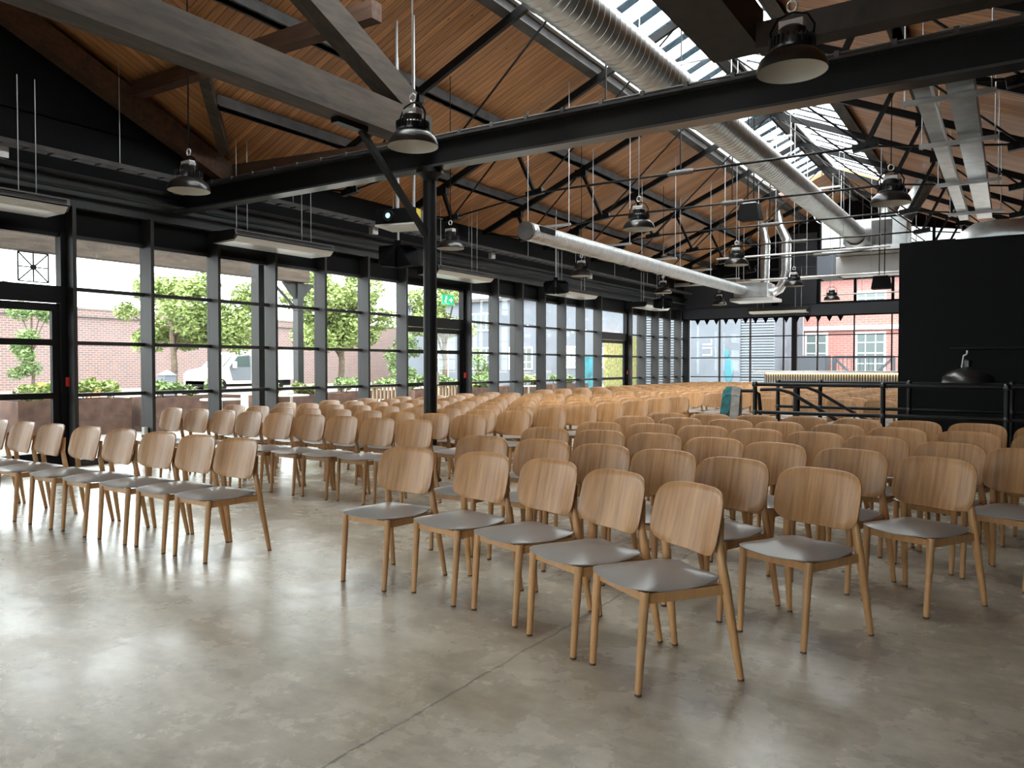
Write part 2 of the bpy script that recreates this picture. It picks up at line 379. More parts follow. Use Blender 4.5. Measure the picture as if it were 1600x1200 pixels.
# end wall: glazing below, beam, gable with a tall window right of centre
GX0, GX1, GZ0, GZ1 = -5.7, -1.0, 3.52, 6.4
we = MB()
we.box(XL, XR, YE, YE + .15, 3.1, GZ0)
we.box(XL, GX0, YE, YE + .15, GZ0, ZE); we.box(GX1, XR, YE, YE + .15, GZ0, ZE)
we.poly([(XL, YE, ZE), (GX0, YE, ZE), (GX0, YE, zroof(GX0)), ], (0, .15, 0))
we.poly([(GX0, YE, GZ1), (GX1, YE, zroof(GX1)), (XC, YE, ZR), (GX0, YE, zroof(GX0))], (0, .15, 0))
we.poly([(GX1, YE, ZE), (XR, YE, ZE), (GX1, YE, zroof(GX1))], (0, .15, 0))
struct(we.build('wall_back', M['wallblack']))
struct(MB().box(XL, XR, YE - .12, YE - .01, 3.13, 3.50).build('trim_4', M['navy']), 'slate grey band beam across the end wall', 'beam')
struct(MB().box(XL + .02, GX0 - 1.6, YE - .06, YE - .01, 3.52, 4.5).box(-7.05, GX0 - .06, YE - .1, YE - .01, 3.52, 6.0).build('trim_5', M['navy']), 'slate grey panel beside the tall gable window', 'panel')
# right wall and the glazed wall behind the camera, both out of the picture
wr = MB().box(XR, XR + .15, YB, YE, 0, ZE)
struct(wr.build('wall_right', M['wallblack']))
wf = MB().box(XL, XR, YB - .15, YB, 3.1, ZE).box(XL, -4.6, YB - .15, YB, 0, 3.1)  # unseen wall, solid stretch shaped to keep light off the window-side chairs
wf.poly([(XL, YB, ZE), (XR, YB, ZE), (XC, YB, ZR)], (0, -.15, 0))
for x in [XL + 1.2 * i for i in range(11)]: wf.box(x, x + .1, YB - .15, YB, 0, 3.6)
struct(wf.build('wall_front', M['wallblack']))
struct(MB().box(XL + .1, XR - .1, YB - .09, YB - .07, 0.02, 3.6).build('window_30', M['rglass']))

# ---------------------------------------------------------------- glazed wall bays
def ybay(k): return 6.6 + 1.115 * k
def frame_bay(n, y0, y1, fin=True):
    e = thing('window_%d' % n, None, None, (XL, y0, 0), kind='structure')
    f = MB(e.location)
    for z in (.96, 1.66, 2.38): f.box(XL - .03, XL + .05, y0 + .02, y1 - .02, z - .025, z + .025)
    f.box(XL - .05, XL + .06, y0 + .02, y1 - .02, 0, .09).box(XL - .05, XL + .04, y0 + .02, y1 - .02, 3.05, 3.1)
    f.build('window_frame', M['frame'], e)
    MB(e.location).box(XL - .012, XL - .004, y0 + .02, y1 - .02, .09, 3.05).build('window_pane', M['glass'], e)
    if fin: MB(e.location).box(XL - .06, XL + .22, y1 - .02, y1 + .03, 0, 3.45).build('mullion', M['frame'], e)
    return e
def door_bay(n, y0, y1, leaves, hdr=2.3):
    e = thing('door_%d' % n, None, None, (XL, y0, 0), kind='structure')
    f = MB(e.location)
    f.box(XL - .06, XL + .07, y0, y0 + .1, 0, 3.1).box(XL - .06, XL + .07, y1 - .1, y1, 0, 3.1).box(XL - .06, XL + .07, y0 + .1, y1 - .1, hdr - .12, hdr + .1).box(XL - .05, XL + .04, y0 + .1, y1 - .1, 3.05, 3.1)
    f.build('door_frame', M['black'], e)
    MB(e.location).box(XL - .012, XL - .004, y0 + .1, y1 - .1, hdr + .1, 3.05).build('transom_pane', M['glass'], e)
    MB(e.location).box(XL - .06, XL + .22, y1 - .02, y1 + .03, 0, 3.45).build('mullion', M['frame'], e)
    w_ = (y1 - y0 - .2) / leaves
    for i in range(leaves):
        a = y0 + .1 + w_ * i; b = a + w_; l = MB(e.location)
        l.box(XL - .03, XL + .03, a + .005, a + .1, .02, hdr - .13).box(XL - .03, XL + .03, b - .1, b - .005, .02, hdr - .13)
        for z0, z1 in ((.02, .22), (.92, 1.0), (1.62, 1.70), (hdr - .23, hdr - .13)): l.box(XL - .03, XL + .03, a + .1, b - .1, z0, z1)
        d = l.build('door_leaf', M['black'], e)
        MB(e.location).box(XL - .006, XL + .002, a + .1, b - .1, .22, hdr - .23).build('door_pane', M['glass'], d)
        if n == 2 and i == 1:
            MB(e.location).box(XL + .03, XL + .07, a + .02, a + .1, 0.95, 1.22).build('push_plate', M['white'], d)
    return e
nwin = 1
for y in (-5.6, -4.5, -3.4, -2.3, -1.2, -0.1, 1.0, 2.1, 3.2):
    frame_bay(nwin, y, y + 1.1); nwin += 1
door_bay(1, 4.32, 5.50, 1)
frame_bay(nwin, 5.50, ybay(0)); nwin += 1
for k in range(0, 19):
    if k in (5, 6, 13, 14): continue
    frame_bay(nwin, ybay(k), ybay(k + 1) if k < 18 else 27.75); nwin += 1
door_bay(2, ybay(5) + .03, ybay(7), 2)
door_bay(3, ybay(13) + .03, ybay(15), 1)
frame_bay(nwin, 27.78, YE, False); nwin += 1
# glazing of the end wall
ex = [-10.33, -9.19, -8.05, -6.87, -6.5, -5.72, -4.54, -3.38, -2.2, -1.0, .2, 1.45]
for a, b in zip(ex, ex[1:]):
    if (a, b) == (-6.87, -6.5): pass
    e = thing('window_%d' % nwin, None, None, (a, YE, 0), kind='structure'); nwin += 1
    f = MB(e.location)
    for z in (.95, 1.66, 2.43): f.box(a + .02, b - .02, YE - .03, YE + .03, z - .018, z + .018)
    f.box(a + .02, b - .02, YE - .05, YE + .05, 0, .08).box(a + .02, b - .02, YE - .05, YE + .05, 3.08, 3.13)
    f.build('window_frame', M['black'], e)
    MB(e.location).box(a + .02, b - .02, YE - .004, YE + .004, .08, 3.08).build('window_pane', M['glass'], e)
    tw = .09 if abs(b + 6.5) < .01 else .02
    MB(e.location).box(b - tw, b + tw, YE - .09, YE + .04, 0, 3.13).build('mullion', M['black'], e)
struct(MB().box(XL, -10.35, YE - .12, YE, 0, 3.13).build('trim_6', M['wallblack']), 'black corner post between glazed wall and end wall', 'post')
for a, b in ((GX0, -4.54), (-4.54, -3.38), (-3.38, -2.2), (-2.2, GX1)):
    e = thing('window_%d' % nwin, None, None, (a, YE, GZ0), kind='structure'); nwin += 1
    def top(x): return min(GZ1, GZ1) if x < -3.9 else min(GZ1, zroof(x) - .05)
    f = MB(e.location)
    f.box(a, a + .06, YE - .06, YE + .06, GZ0, top(a)).box(b - .03, b + .03, YE - .06, YE + .06, GZ0, top(b))
    f.box(a + .06, b - .03, YE - .06, YE + .06, 4.30, 4.72)
    f.box(a + .06, b - .03, YE - .05, YE + .05, 5.35, 5.42).box(a + .06, b - .03, YE - .05, YE + .05, GZ0, GZ0 + .06)
    f.build('window_frame', M['black'], e)
    MB(e.location).poly([(a + .05, YE, GZ0), (b, YE, GZ0), (b, YE, top(b)), (a + .05, YE, top(a))], (0, .008, 0)).build('window_pane', M['glass'], e)

# ---------------------------------------------------------------- rooflights
def rooflight(x0, x1, y0, y1, label, bars):
    n = thing('rooflight', label, 'rooflight', (x0, y0, zroof(x0)), kind='structure')
    f = MB(n.location)
    for x in (x0, x1): f.bar((x, y0, zroof(x) + .05), (x, y1, zroof(x) + .05), .07, .20)
    f.build('frame', M['alu'], n)
    MB(n.location).poly([P(x0, y0, .13), P(x1, y0, .13), P(x1, y1, .13), P(x0, y1, .13)], (0, 0, .01)).build('pane', M['rglass'], n)
    b = MB(n.location); y = y0 + .3
    while y < y1:
        b.bar(P(x0, y, .11), P(x1, y, .11), bars, .02); y += .62
    o = b.build('glazing_bar', M['bar'], n); o['kind'] = 'stuff'
rooflight(SLX0, SLX1, SKY0, SKY1, 'long white rooflight on the slope towards the glazed wall', .20)
rooflight(SRX0, SRX1, SKY0, SKY1, 'long rooflight on the slope beyond the ridge', .09)

# ---------------------------------------------------------------- purlins, ridge, timber
def purlin(x, y0, y1, label, m='purlin', w_=.12, h=.16, name='roof_purlin'):
    z = zroof(x) - h / 2 - .005
    o = MB((x, y0, z)).bar((x, y0, z), (x, y1, z), w_, h).bar((x, y0, z - h / 2 + .01), (x, y1, z - h / 2 + .01), w_ * 1.7, .02).build(name, M[m], loc=(x, y0, z))
    return tag(o, label, 'purlin', 'roof purlins')
purlin(-9.35, YV - 1.2, YE - .02, 'lowest grey steel purlin under the boarded slope above the glazed wall')
purlin(-7.8, YV - 2.75, YE - .02, 'grey steel purlin halfway up the boarded slope above the glazed wall')
purlin(-6.12, 4.6, YE - .02, 'grey steel purlin along the lower edge of the white rooflight')
purlin(-2.85, YB + .1, YE - .02, 'dark purlin along the lower edge of the rooflight beyond the ridge', 'timber')
purlin(-1.3, YB + .1, YE - .02, 'dark purlin halfway down the slope beyond the ridge', 'timber')
purlin(.25, YB + .1, YE - .02, 'dark purlin low on the slope beyond the ridge', 'timber')
tag(MB((XC, YB, ZR)).box(XC - .09, XC + .09, SKY0 - .2, YE - .02, ZR - .22, ZR - .08).box(XC - .2, XC - .17, SKY0, YE - .02, ZR - .16, ZR - .11).box(XC + .17, XC + .20, SKY0, YE - .02, ZR - .16, ZR - .11).build('ridge_beam', M['purlin'], loc=(XC, YB, ZR)), 'grey ridge beam between the two rooflights', 'beam')

# big steel beam on the round column
BY = 7.13
b = thing('steel_beam', 'deep black steel I-beam spanning the hall on the round column', 'beam', (XL + .05, BY, 3.635))
MB(b.location).box(XL + .05, XR - .02, BY - .1, BY + .1, 3.635, 3.66).box(XL + .05, XR - .02, BY - .1, BY + .1, 3.935, 3.96).build('flange', mat('worn_gloss_black', (0.035, 0.035, 0.036), 0.28, spec=0.8), b)  # flange black lightened to carry the light caught on its underside
MB(b.location).box(XL + .05, XR - .02, BY - .012, BY + .012, 3.66, 3.935).build('web', M['black'], b)
cd = MB(b.location).tube([(XL + .3, BY - .07, 3.985), (XR - .1, BY - .07, 3.985)], .013, 6)
for i in range(26): cd.box(XL + .5 + .44 * i, XL + .54 + .44 * i, BY - .10, BY - .05, 3.96, 4.005)
cd.build('conduit', M['purlin'], b)
c = thing('iron_column', 'round black cast iron column carrying the deep steel beam', 'column', (-5.73, 7.13, 0))
MB(c.location).tube([(-5.73, 7.13, 0.02), (-5.73, 7.13, 3.54)], .078, 20).build('shaft', M['steel'], c, 40)
MB(c.location).lathe([(0, 3.50), (.08, 3.50), (.10, 3.54), (.16, 3.58), (.16, 3.635), (0, 3.635)], 20, (-5.73, 7.13, 0)).build('capital', M['steel'], c, 30)
MB(c.location).lathe([(0, 0), (.13, 0), (.13, .02), (.10, .05), (.085, .12), (0, .12)], 20, (-5.73, 7.13, 0)).build('base', M['steel'], c, 30)

def timber(p0, p1, wd, ht, name, label, m='timber', up=(0, 0, 1)):
    return tag(MB(p0).bar(p0, p1, wd, ht, up).build(name, M[m], loc=p0), label, 'timber')
TX = -5.73
timber((TX, 7.015, 4.02), (TX, -4.0, 4.02), .26, .34, 'tie_beam', 'heavy weathered grey timber tie beam ending over the round column')
timber((TX, 6.72, 4.27), (TX, 2.1, 4.27 + 4.62 * .46), .22, .28, 'timber_rafter', 'weathered timber rafter leaning up from the tie beam over the column')
timber((XL + .2, 7.9, ZE - .24), (XL + .2, 2.1, ZE - .24 + 5.8 * T), .2, .32, 'gable_rafter', 'dark timber rafter along the black gable above the glazed wall', 'timber2')
def zc(y): return ZE + T * (YV - y)
timber((XL + .31, 6.35, zc(6.35) - .14), (TX - .1, 6.35, zc(6.35) - .14), .16, .2, 'cross_purlin', 'dark timber purlin from the gable rafter to the leaning timber rafter', 'timber2')
timber((XL + .31, 7.98, ZE - .20), (TX + .3, 7.98, ZE - .42), .14, .24, 'eaves_plate', 'reddish timber plate running above the steel beam from gable to column', 'timber2')
timber((XL + .42, YV - .42, ZE + .05), (XL + 2.3, YV - 2.3, ZE - .13 + 2.3 * T), .14, .16, 'valley_rafter', 'dark timber valley rafter where the two boarded roofs meet')
timber((-1.75, 6.4, 3.98), (XR - .02, 6.4, 3.98), .2, .2, 'timber_beam', 'black stained timber beam crossing in front of the steel beam beyond the ridge', 'darktimber')
timber((-1.98, 6.6, 4.12), (-1.98, -4.0, 4.12), .42, .34, 'timber_beam', 'black stained timber beam running overhead beside the big round duct', 'darktimber')
# raking strut from column to tie beam
s = thing('raking_strut', 'thin black steel strut raking from the column up to the tie beam', 'strut', (TX, 7.05, 2.9))
MB(s.location).bar((TX, 7.05, 2.88), (TX, 6.0, 3.80), .06, .06).build('bar', M['steel'], s)
MB(s.location).box(TX - .05, TX + .05, 5.62, 6.05, 3.79, 3.845).build('top_plate', M['steel'], s)

# ---------------------------------------------------------------- roof trusses
def truss():
    t = thing('roof_truss', 'x', 'roof truss', (0, 0, 0))
    def zr(x): return zroof(x) - .27
    L0, L1 = XL + .25, 2 * XC - (XL + .25)
    r = MB()
    for a in (L0, L1): r.bar((a, 0, zr(a)), (XC, 0, zr(XC)), .07, .12)
    r.build('rafter', M['steel'], t)
    def mir(p, s): return p if s < 0 else (2 * XC - p[0], p[1], p[2])
    for s in (-1, 1):
        a1, f1 = (-9.42, 0, zr(-9.42)), (-9.18, 0, 4.22); a2, f2 = (-7.8, 0, zr(-7.8)), (-7.30, 0, 4.48)
        for a, f in ((a1, f1), (a2, f2)):
            MB().bar(mir(a, s), mir(f, s), .055, .075, (0, 1, 0)).build('strut', M['steel'], t)
            fm = mir(f, s); k = MB().bar((fm[0] - .17, 0, fm[2] - .02), (fm[0] + .17, 0, fm[2] + .02), .10, .10)
            for dx in (-.11, 0, .11): k.tube([(fm[0] + dx, -.07, fm[2]), (fm[0] + dx, .07, fm[2])], .028, 8)
            k.build('node_plate', M['steel'], t)
            am = mir(a, s); MB().box(am[0] - .13, am[0] + .13, -.055, .055, am[2] - .12, am[2] + .03).build('gusset', M['steel'], t)
        for a, f in (((L0, 0, zr(L0)), f1), (f1, f2), (f1, a2), (f2, (XC - .05, 0, zr(XC) - .05))):
            MB().tube([mir(a, s), mir(f, s)], .016, 6).build('tie_rod', M['steel'], t)
    MB().tube([(-7.30, 0, 4.48), (2 * XC + 7.30, 0, 4.48)], .02, 8).build('tie_rod', M['rod'] if False else M['steel'], t)
    MB().tube([(XC - .22, 0, 4.48), (XC - .18, 0, 4.48), (XC + .18, 0, 4.48), (XC + .22, 0, 4.48)], [.028, .045, .045, .028], 8).build('coupler', M['purlin'], t)
    MB().tube([(XC, 0, 4.45), (XC, 0, zr(XC))], .012, 6).build('king_rod', M['steel'], t)
    return t
tr0 = truss(); kids(tr0)
TY = [9.35, 12.1, 14.85, 17.6, 20.35, 23.1, 25.85]
TL = ['first black steel roof truss behind the deep steel beam', 'second black steel roof truss behind the deep steel beam', 'third black steel roof truss counted from the deep beam', 'fourth black steel roof truss counted from the deep beam', 'fifth black steel roof truss counted from the deep beam', 'sixth black steel roof truss counted from the deep beam', 'last black steel roof truss before the end wall']
for i, y in enumerate(TY):
    o = tr0 if i == 0 else copy_tree(tr0)
    o.location = (0, y, 0); o['label'] = TL[i]; o['group'] = 'steel roof trusses'

# ---------------------------------------------------------------- chairs
def rring(a, b, e, n=36): # superellipse outline
    o = []
    for k in range(n):
        t = 2 * math.pi * k / n; c, s_ = math.cos(t), math.sin(t)
        o.append((a * math.copysign(abs(c) ** (2 / e), c), b * math.copysign(abs(s_) ** (2 / e), s_)))
    return o
def shell(mb, ring, fpos, rs):
    """closed puffy sheet: concentric rings on the front and on the back"""
    n = len(ring); prev = None
    for side in (0, 1):
        rows = []
        for r in rs: rows.append([mb.bm.verts.new(fpos(x * r, y * r, r, side)) for x, y in ring])
        c = mb.bm.verts.new(fpos(0, 0, 0, side))
        for A, B in zip(rows, rows[1:]):
            for k in range(n): mb.bm.faces.new((A[k], A[(k + 1) % n], B[(k + 1) % n], B[k]))
        for k in range(n): mb.bm.faces.new((rows[-1][k], rows[-1][(k + 1) % n], c))
        if prev: 
            for k in range(n): mb.bm.faces.new((prev[k], prev[(k + 1) % n], rows[0][(k + 1) % n], rows[0][k]))
        prev = rows[0]
    return mb
def back_geo(mb):
    def f(x, v, r, side):
        z = .672 + v; y = .184 + (z - .672) * .24 - .055 * (x / .23) ** 2 + (.014 if side else 0)
        if r > .995: y += (.004 if not side else -.004)
        return Vector((x, y, z))
    return shell(mb, [(x, y) for x, y in rring(.243, .145, 4.0)], f, (1.0, .975, .8, .55, .28))
def seat_geo(mb):
    def f(x, y, r, side):
        wx = x * (1 + .07 * (-y / .23)); 
        cf = min(1, abs(x * y) / (.80 * .222 * .235)) ** 1.5      # corners ride higher than the drooping edges
        rim = .420 + .015 * cf
        if side: z = rim + (.003 if r > .99 else 0)
        else: z = rim + .008 + .046 * (1 - r ** 2.3)
        if not side and r > .99: z = rim + .007
        return Vector((wx, y - .02, z))
    return shell(mb, rring(.224, .236, 4.2), f, (1.0, .97, .9, .75, .5, .25))
def leg_front(mb, s): return mb.tube([(.1825 * s, -.235, 0), (.1826 * s, -.2345, .009), (.1875 * s, -.205, .428)], [.0145, .0148, .0205], 12)
def leg_rear(mb, s): return mb.tube([(.235 * s, .255, 0), (.2345 * s, .2537, .009), (.222 * s, .2225, .2), (.208 * s, .190, .41), (.196 * s, .166, .57), (.186 * s, .186, .70)], [.0142, .0145, .0185, .022, .019, .012], 10)
def frame_geo(mb):
    mb.box(-.172, .172, -.207, -.187, .383, .417); mb.box(-.19, .19, .165, .187, .38, .417)
    for s in (-1, 1):
        mb.bar((.187 * s, -.19, .398), (.205 * s, .185, .396), .020, .042)
        mb.poly([(.175 * s, -.19, .39), (.12 * s, -.19, .39), (.175 * s, -.13, .39)], (0, 0, .02))
    return mb
def dark_tips(o, k=1):
    for p in o.data.polygons:
        if p.center.z < .0089: p.material_index = k
    return o
def make_chair():
    t = thing('chair', 'x', 'chair')
    seat_geo(MB()).build('seat', M['seat'], t, 50)
    back_geo(MB()).build('backrest', M['ply'], t, 50)
    frame_geo(MB()).build('seat_frame', M['leg'], t)
    for s in (-1, 1):
        dark_tips(leg_front(MB(), s).build('leg', [M['leg'], M['edge']], t, 40))
        dark_tips(leg_rear(MB(), s).build('leg', [M['leg'], M['edge']], t, 40))
    return t
def make_far_chair():     # the same chair as one mesh, for those too small to show parts
    mb = seat_geo(MB()); n1 = len(mb.bm.faces); back_geo(mb); n2 = len(mb.bm.faces)
    frame_geo(mb)
    for s in (-1, 1): leg_front(mb, s); leg_rear(mb, s)
    o = mb.build('chair', [M['seat'], M['ply'], M['leg']], None, 45)
    for i, p in enumerate(o.data.polygons): p.material_index = 0 if i < n1 else (1 if i < n2 else 2)
    return tag(o, 'x', 'chair')
ch0 = make_chair(); kids(ch0); cf0 = make_far_chair(); kids(cf0)
used = set()
def put_chair(tx, ty, rz, label, group, far=False):
    """tx, ty: middle of the backrest's top edge on the floor plan"""
    p = cf0 if far else ch0
    o = p if p.name not in used else copy_tree(p); used.add(p.name)
    a = R(rz + random.uniform(-1.2, 1.2)); d = .22
    o.location = (tx + math.sin(a) * d, ty - math.cos(a) * d, 0); o.rotation_euler = (0, 0, a)
    o['label'] = label; o['group'] = group
AX = [-9.47] + [-4.965 - .4975 * k for k in range(9)][::-1]
# window-side block, front row standing apart
for i, (x, y) in enumerate([(-8.45, 3.76), (-7.93, 3.76), (-7.43, 3.77), (-6.83, 3.77), (-6.30, 3.77), (-5.78, 3.78), (-5.28, 3.78), (-4.79, 3.77)][::-1]):
    put_chair(x, y, -2, 'beech chair with grey seat, %s from the aisle, lone front row by the windows' % ORD[i], 'front row by the windows')
AY = [6.02, 6.92, 7.82, 8.70, 9.55, 10.42, 11.32, 12.25, 13.15]
for r, y in enumerate(AY):
    for i, x in enumerate(AX[1:][::-1]):
        put_chair(x + random.uniform(-.003, .003), y + random.uniform(-.02, .02), -1 if r else -3, 'beech chair with grey seat, %s from the aisle, %s row of the window-side block' % (ORD[i], ORD[r]), 'window-side block of chairs')
# middle block on the other side of the aisle: curved rows that open towards the front
B = [[(-3.3, 3.94, -4), (-2.70, 3.95, -13), (-2.17, 3.85, -18), (-1.66, 3.63, -25), (-1.18, 3.41, -32)],
     [(-3.38, 4.90, 0), (-2.84, 4.89, -5), (-2.32, 4.80, -9), (-1.84, 4.70, -12), (-1.33, 4.50, -17), (-.81, 4.28, -22)],
     [(-3.39, 5.86, 0), (-2.86, 5.85, -3), (-2.36, 5.82, -6), (-1.84, 5.70, -10), (-1.36, 5.55, -14), (-.84, 5.39, -18), (-.34, 5.16, -25)],
     [(-3.30, 6.72, 0), (-2.84, 6.80, -2), (-2.33, 6.79, -4), (-1.81, 6.70, -7), (-1.35, 6.62, -11), (-.86, 6.46, -14), (-.34, 6.22, -19), (.07, 6.0, -25)],
     [(-3.38, 7.70, 0), (-2.89, 7.74, 0), (-2.36, 7.74, -2), (-1.87, 7.67, -4), (-1.33, 7.63, -6), (-.82, 7.50, -9), (-.29, 7.35, -12), (.25, 7.22, -16)],
     [(-3.33, 8.50, 0), (-2.87, 8.53, 0), (-2.37, 8.57, 0), (-1.87, 8.60, -2), (-1.31, 8.52, -3), (-.79, 8.52, -5), (-.26, 8.43, -7), (.27, 8.25, -10)]]
for r, row in enumerate(B):
    for i in range(1, len(row)):        # shoulder to shoulder, never overlapping
        d_ = math.hypot(row[i][0] - row[i - 1][0], row[i][1] - row[i - 1][1])
        if d_ < .5: row[i] = (row[i][0] + .5 - d_,) + row[i][1:]
    for i, (x, y, a) in enumerate(row):
        put_chair(x, y, a, 'beech chair with grey seat, %s from the aisle, %s curved row of the middle block' % (ORD[i], ORD[r]), 'middle block of chairs in curved rows')
# far block reaching to the end windows
k = 0; y = 15.3
while y < 26.6:
    xs = AX[1:] + [-4.5, -4.0] if y < 24 else AX[1:6]
    for i, x in enumerate(xs[::-1]):
        put_chair(x + random.uniform(-.004, .004), y + random.uniform(-.03, .03), 0, 'sunlit beech chair, %s from the inner end, %s row of the far block' % (ORD[i], ORD[k]), 'far block of chairs by the end windows', y > 15.5)
    y += .9; k += 1
# chairs behind the stair railing
for r in range(10):
    for i, x in enumerate((-3.45, -2.86, -2.28, -1.74)):
        put_chair(x + random.uniform(-.04, .04), 13.42 + .9 * r, 0, 'beech chair beyond the stair railing, %s from the outer end, %s row there' % (ORD[i], ORD[r]), 'chairs beyond the stair railing', r > 0)

# ---------------------------------------------------------------- pendant lamps
def make_lamp():
    t = thing('pendant_lamp', 'x', 'pendant lamp')
    # rim at z = 0
    MB().lathe([(.215, 0), (.213, .03), (.195, .075), (.15, .115), (.105, .13), (.10, .14)], 36).build('shade', M['lampblack'], t, 50)
    MB().lathe([(.212, .001), (.209, .028), (.19, .07), (.147, .109), (.09, .122), (0, .122)], 36).build('reflector', M['enamel'], t, 50)
    h = MB().lathe([(0, .13), (.125, .13), (.13, .145), (.13, .185), (.115, .20), (.085, .205), (.085, .26), (.07, .275), (0, .275)], 28)
    for k in range(28):
        a = 2 * math.pi * k / 28; h.bar((.115 * math.cos(a), .115 * math.sin(a), .175), (.142 * math.cos(a), .142 * math.sin(a), .175), .008, .06)
    h.build('heat_sink', M['lampblack'], t, 30)
    MB().box(-.075, .075, -.045, .045, .245, .315, .008).build('driver_box', M['alu'], t)
    MB().tube([(-.125, 0, .19), (-.135, 0, .27), (-.09, 0, .345), (0, 0, .372), (.09, 0, .345), (.135, 0, .27), (.125, 0, .19)], .007, 8).build('bracket', M['dark'], t)
    MB().tube([(.03 * math.cos(a), 0, .41 + .035 * math.sin(a)) for a in [2 * math.pi * k / 14 for k in range(14)]], .008, 6, closed=True).build('eye_bolt', M['alu'], t)
    return t
lamp0 = make_lamp(); kids(lamp0); first = True
LB = [('nearest the deep beam, in front of the rooflights', 'over the middle block'), ]
LX = {-1.19: 'row along the stair side', -4.28: 'row under the ridge', -7.48: 'row along the windows'}
for x in (-1.19, -4.28, -7.48):
    for i, y in enumerate((5.1, 9.82, 14.25, 18.7, 23.2)):
        if x == -1.19 and i > 1: continue
        xx = {(-7.48, 0): -7.35}.get((x, i), x)
        o = lamp0 if first else copy_tree(lamp0); first = False
        o.location = (xx, y, 3.2); o['group'] = 'black industrial pendant lamps'
        o['label'] = 'black bell pendant lamp with white inside, %s in the %s' % (['nearest', 'second', 'third', 'fourth', 'farthest'][i], LX[x])
        top = (zroof(xx) if not (xx < -7 and y < 7) else zc(y)) + (.09 if x == -4.28 else -.02)
        MB((xx, y, 3.2)).tube([(xx, y, 3.64), (xx, y, top)], .006 if i else .008, 6).build('cable', M['rod'] if x == -4.28 else M['dark'], o)

# ---------------------------------------------------------------- round ducts
def spiral(t, p0, p1, r, name='duct_pipe', pitch=.13):
    p0, p1 = Vector(p0), Vector(p1); L = (p1 - p0).length; d = (p1 - p0) / L; mb = MB(t.location)
    n = 28; a = d.cross(Vector((0, 0, 1))).normalized(); b = a.cross(d)
    rings = []; s = 0; k = 0
    pr = []
    while s < L:
        pr += [(s, r), (s + pitch * .86, r), (s + pitch * .88, r * 1.018), (s + pitch * .96, r * 1.018)]; s += pitch
    pr.append((L, r))
    for s, q in pr:
        c_ = p0 + d * min(s, L) - Vector(t.location)
        rings.append([mb.bm.verts.new(c_ + (a * math.cos(2 * math.pi * k / n) + b * math.sin(2 * math.pi * k / n)) * q) for k in range(n)])
    for A, Bq in zip(rings, rings[1:]):
        for k in range(n): mb.bm.faces.new((A[k], A[(k + 1) % n], Bq[(k + 1) % n], Bq[k]))
    mb.bm.faces.new(rings[0]); mb.bm.faces.new(rings[-1][::-1])
    return mb.build(name, M['galv'], t, 40)
def hang(t, x, y, z0, half, off=0):
    MB(t.location).box(x - half, x + half, y - .02, y + .02, z0 - .04, z0).build('hanger_bracket', M['rod'], t)
    for s in (-1, 1):
        hx = x + s * (half - .03); MB(t.location).tube([(hx, y, z0 - .06), (hx, y, zroof(hx) - .03)], .007, 6).build('hanger_rod', M['rod'], t)
t = thing('round_duct', 'big spiral galvanised round duct running under the rooflights', 'duct', (-3.82, 1.0, 5.05))
spiral(t, (-3.90, 1.0, 5.05), (-3.70, 23.3, 5.0), .255)
for y in (2.0, 6.6, 11.0, 15.5, 20.0): 
    MB(t.location).tube([(-3.86 + .262 * math.cos(a), y, 5.05 + .262 * math.sin(a)) for a in [2 * math.pi * k / 24 for k in range(24)]], .014, 6, closed=True).build('joint_band', M['galv'], t)
for y in (5.4, 9.9, 14.0, 18.5): hang(t, -3.8, y, 5.36, .55)
t2 = thing('round_duct', 'smaller spiral galvanised round duct over the window-side chairs', 'duct', (-6.9, 11.2, 3.65))
spiral(t2, (-6.95, 11.25, 3.64), (-7.24, 24.7, 3.76), .155, pitch=.09)
MB(t2.location).tube([(-6.949, 11.20, 3.64), (-6.95, 11.27, 3.64)], .158, 28).build('end_cap', M['purlin'], t2, 40)
MB(t2.location).box(-6.86, -6.785, 11.45, 11.95, 3.65, 3.74).build('grille', M['dark'], t2)
for y in (12.0, 14.7, 17.4, 20.1, 22.8): hang(t2, -6.95 - .0216 * (y - 11.25), y, 3.84 + .0089 * (y - 11.25), .45)
# plenums
def box_unit(t, parts):
    for nm, m_, a in parts: MB(t.location).box(*a, .01).build(nm, M[m_], t)
t = thing('air_handling_unit', 'big galvanised air handling box at the end of the big round duct', 'air unit', (-3.6, 24.3, 4.2))
box_unit(t, [('plenum', 'galv', (-3.95, -2.5, 23.95, 25.2, 4.70, 5.50)), ('grille', 'purlin', (-3.38, -2.86, 23.92, 23.95, 4.76, 5.44)), ('drip_tray', 'alu', (-4.3, -2.3, 23.7, 25.6, 4.55, 4.68)), ('casing', 'alu', (-4.4, -2.2, 24.4, 25.7, 4.05, 4.54)), ('side_panel', 'slate', (-4.95, -4.42, 24.5, 25.7, 4.0, 4.7))])
tp = MB().lathe([(.255, 0), (.42, .6), (.42, .61), (0, .61)], 24).build('taper', M['galv'], t, 30)
tp.rotation_euler = (R(-90), 0, 0); tp.location = Vector((-3.70, 23.3, 4.95)) - Vector(t.location)
for x, y in ((-4.2, 24), (-2.4, 24), (-4.2, 25.4), (-2.4, 25.4)): MB(t.location).tube([(x, y, 4.68), (x, y, zroof(x) - .03)], .01, 6).build('hanger_rod', M['rod'], t)
t = thing('fan_coil_unit', 'small galvanised fan coil box at the end of the smaller duct', 'air unit', (-6.9, 25.2, 3.4))
box_unit(t, [('plenum', 'galv', (-7.5, -6.45, 24.7, 25.65, 3.52, 3.97)), ('drip_tray', 'alu', (-7.6, -6.25, 24.6, 25.7, 3.40, 3.50))])
for x, y in ((-7.45, 24.8), (-6.5, 24.8), (-7.45, 25.6), (-6.9, 25.6)): MB(t.location).tube([(x, y, 3.95), (x, y, zroof(x) - .03)], .009, 6).build('hanger_rod', M['rod'], t)
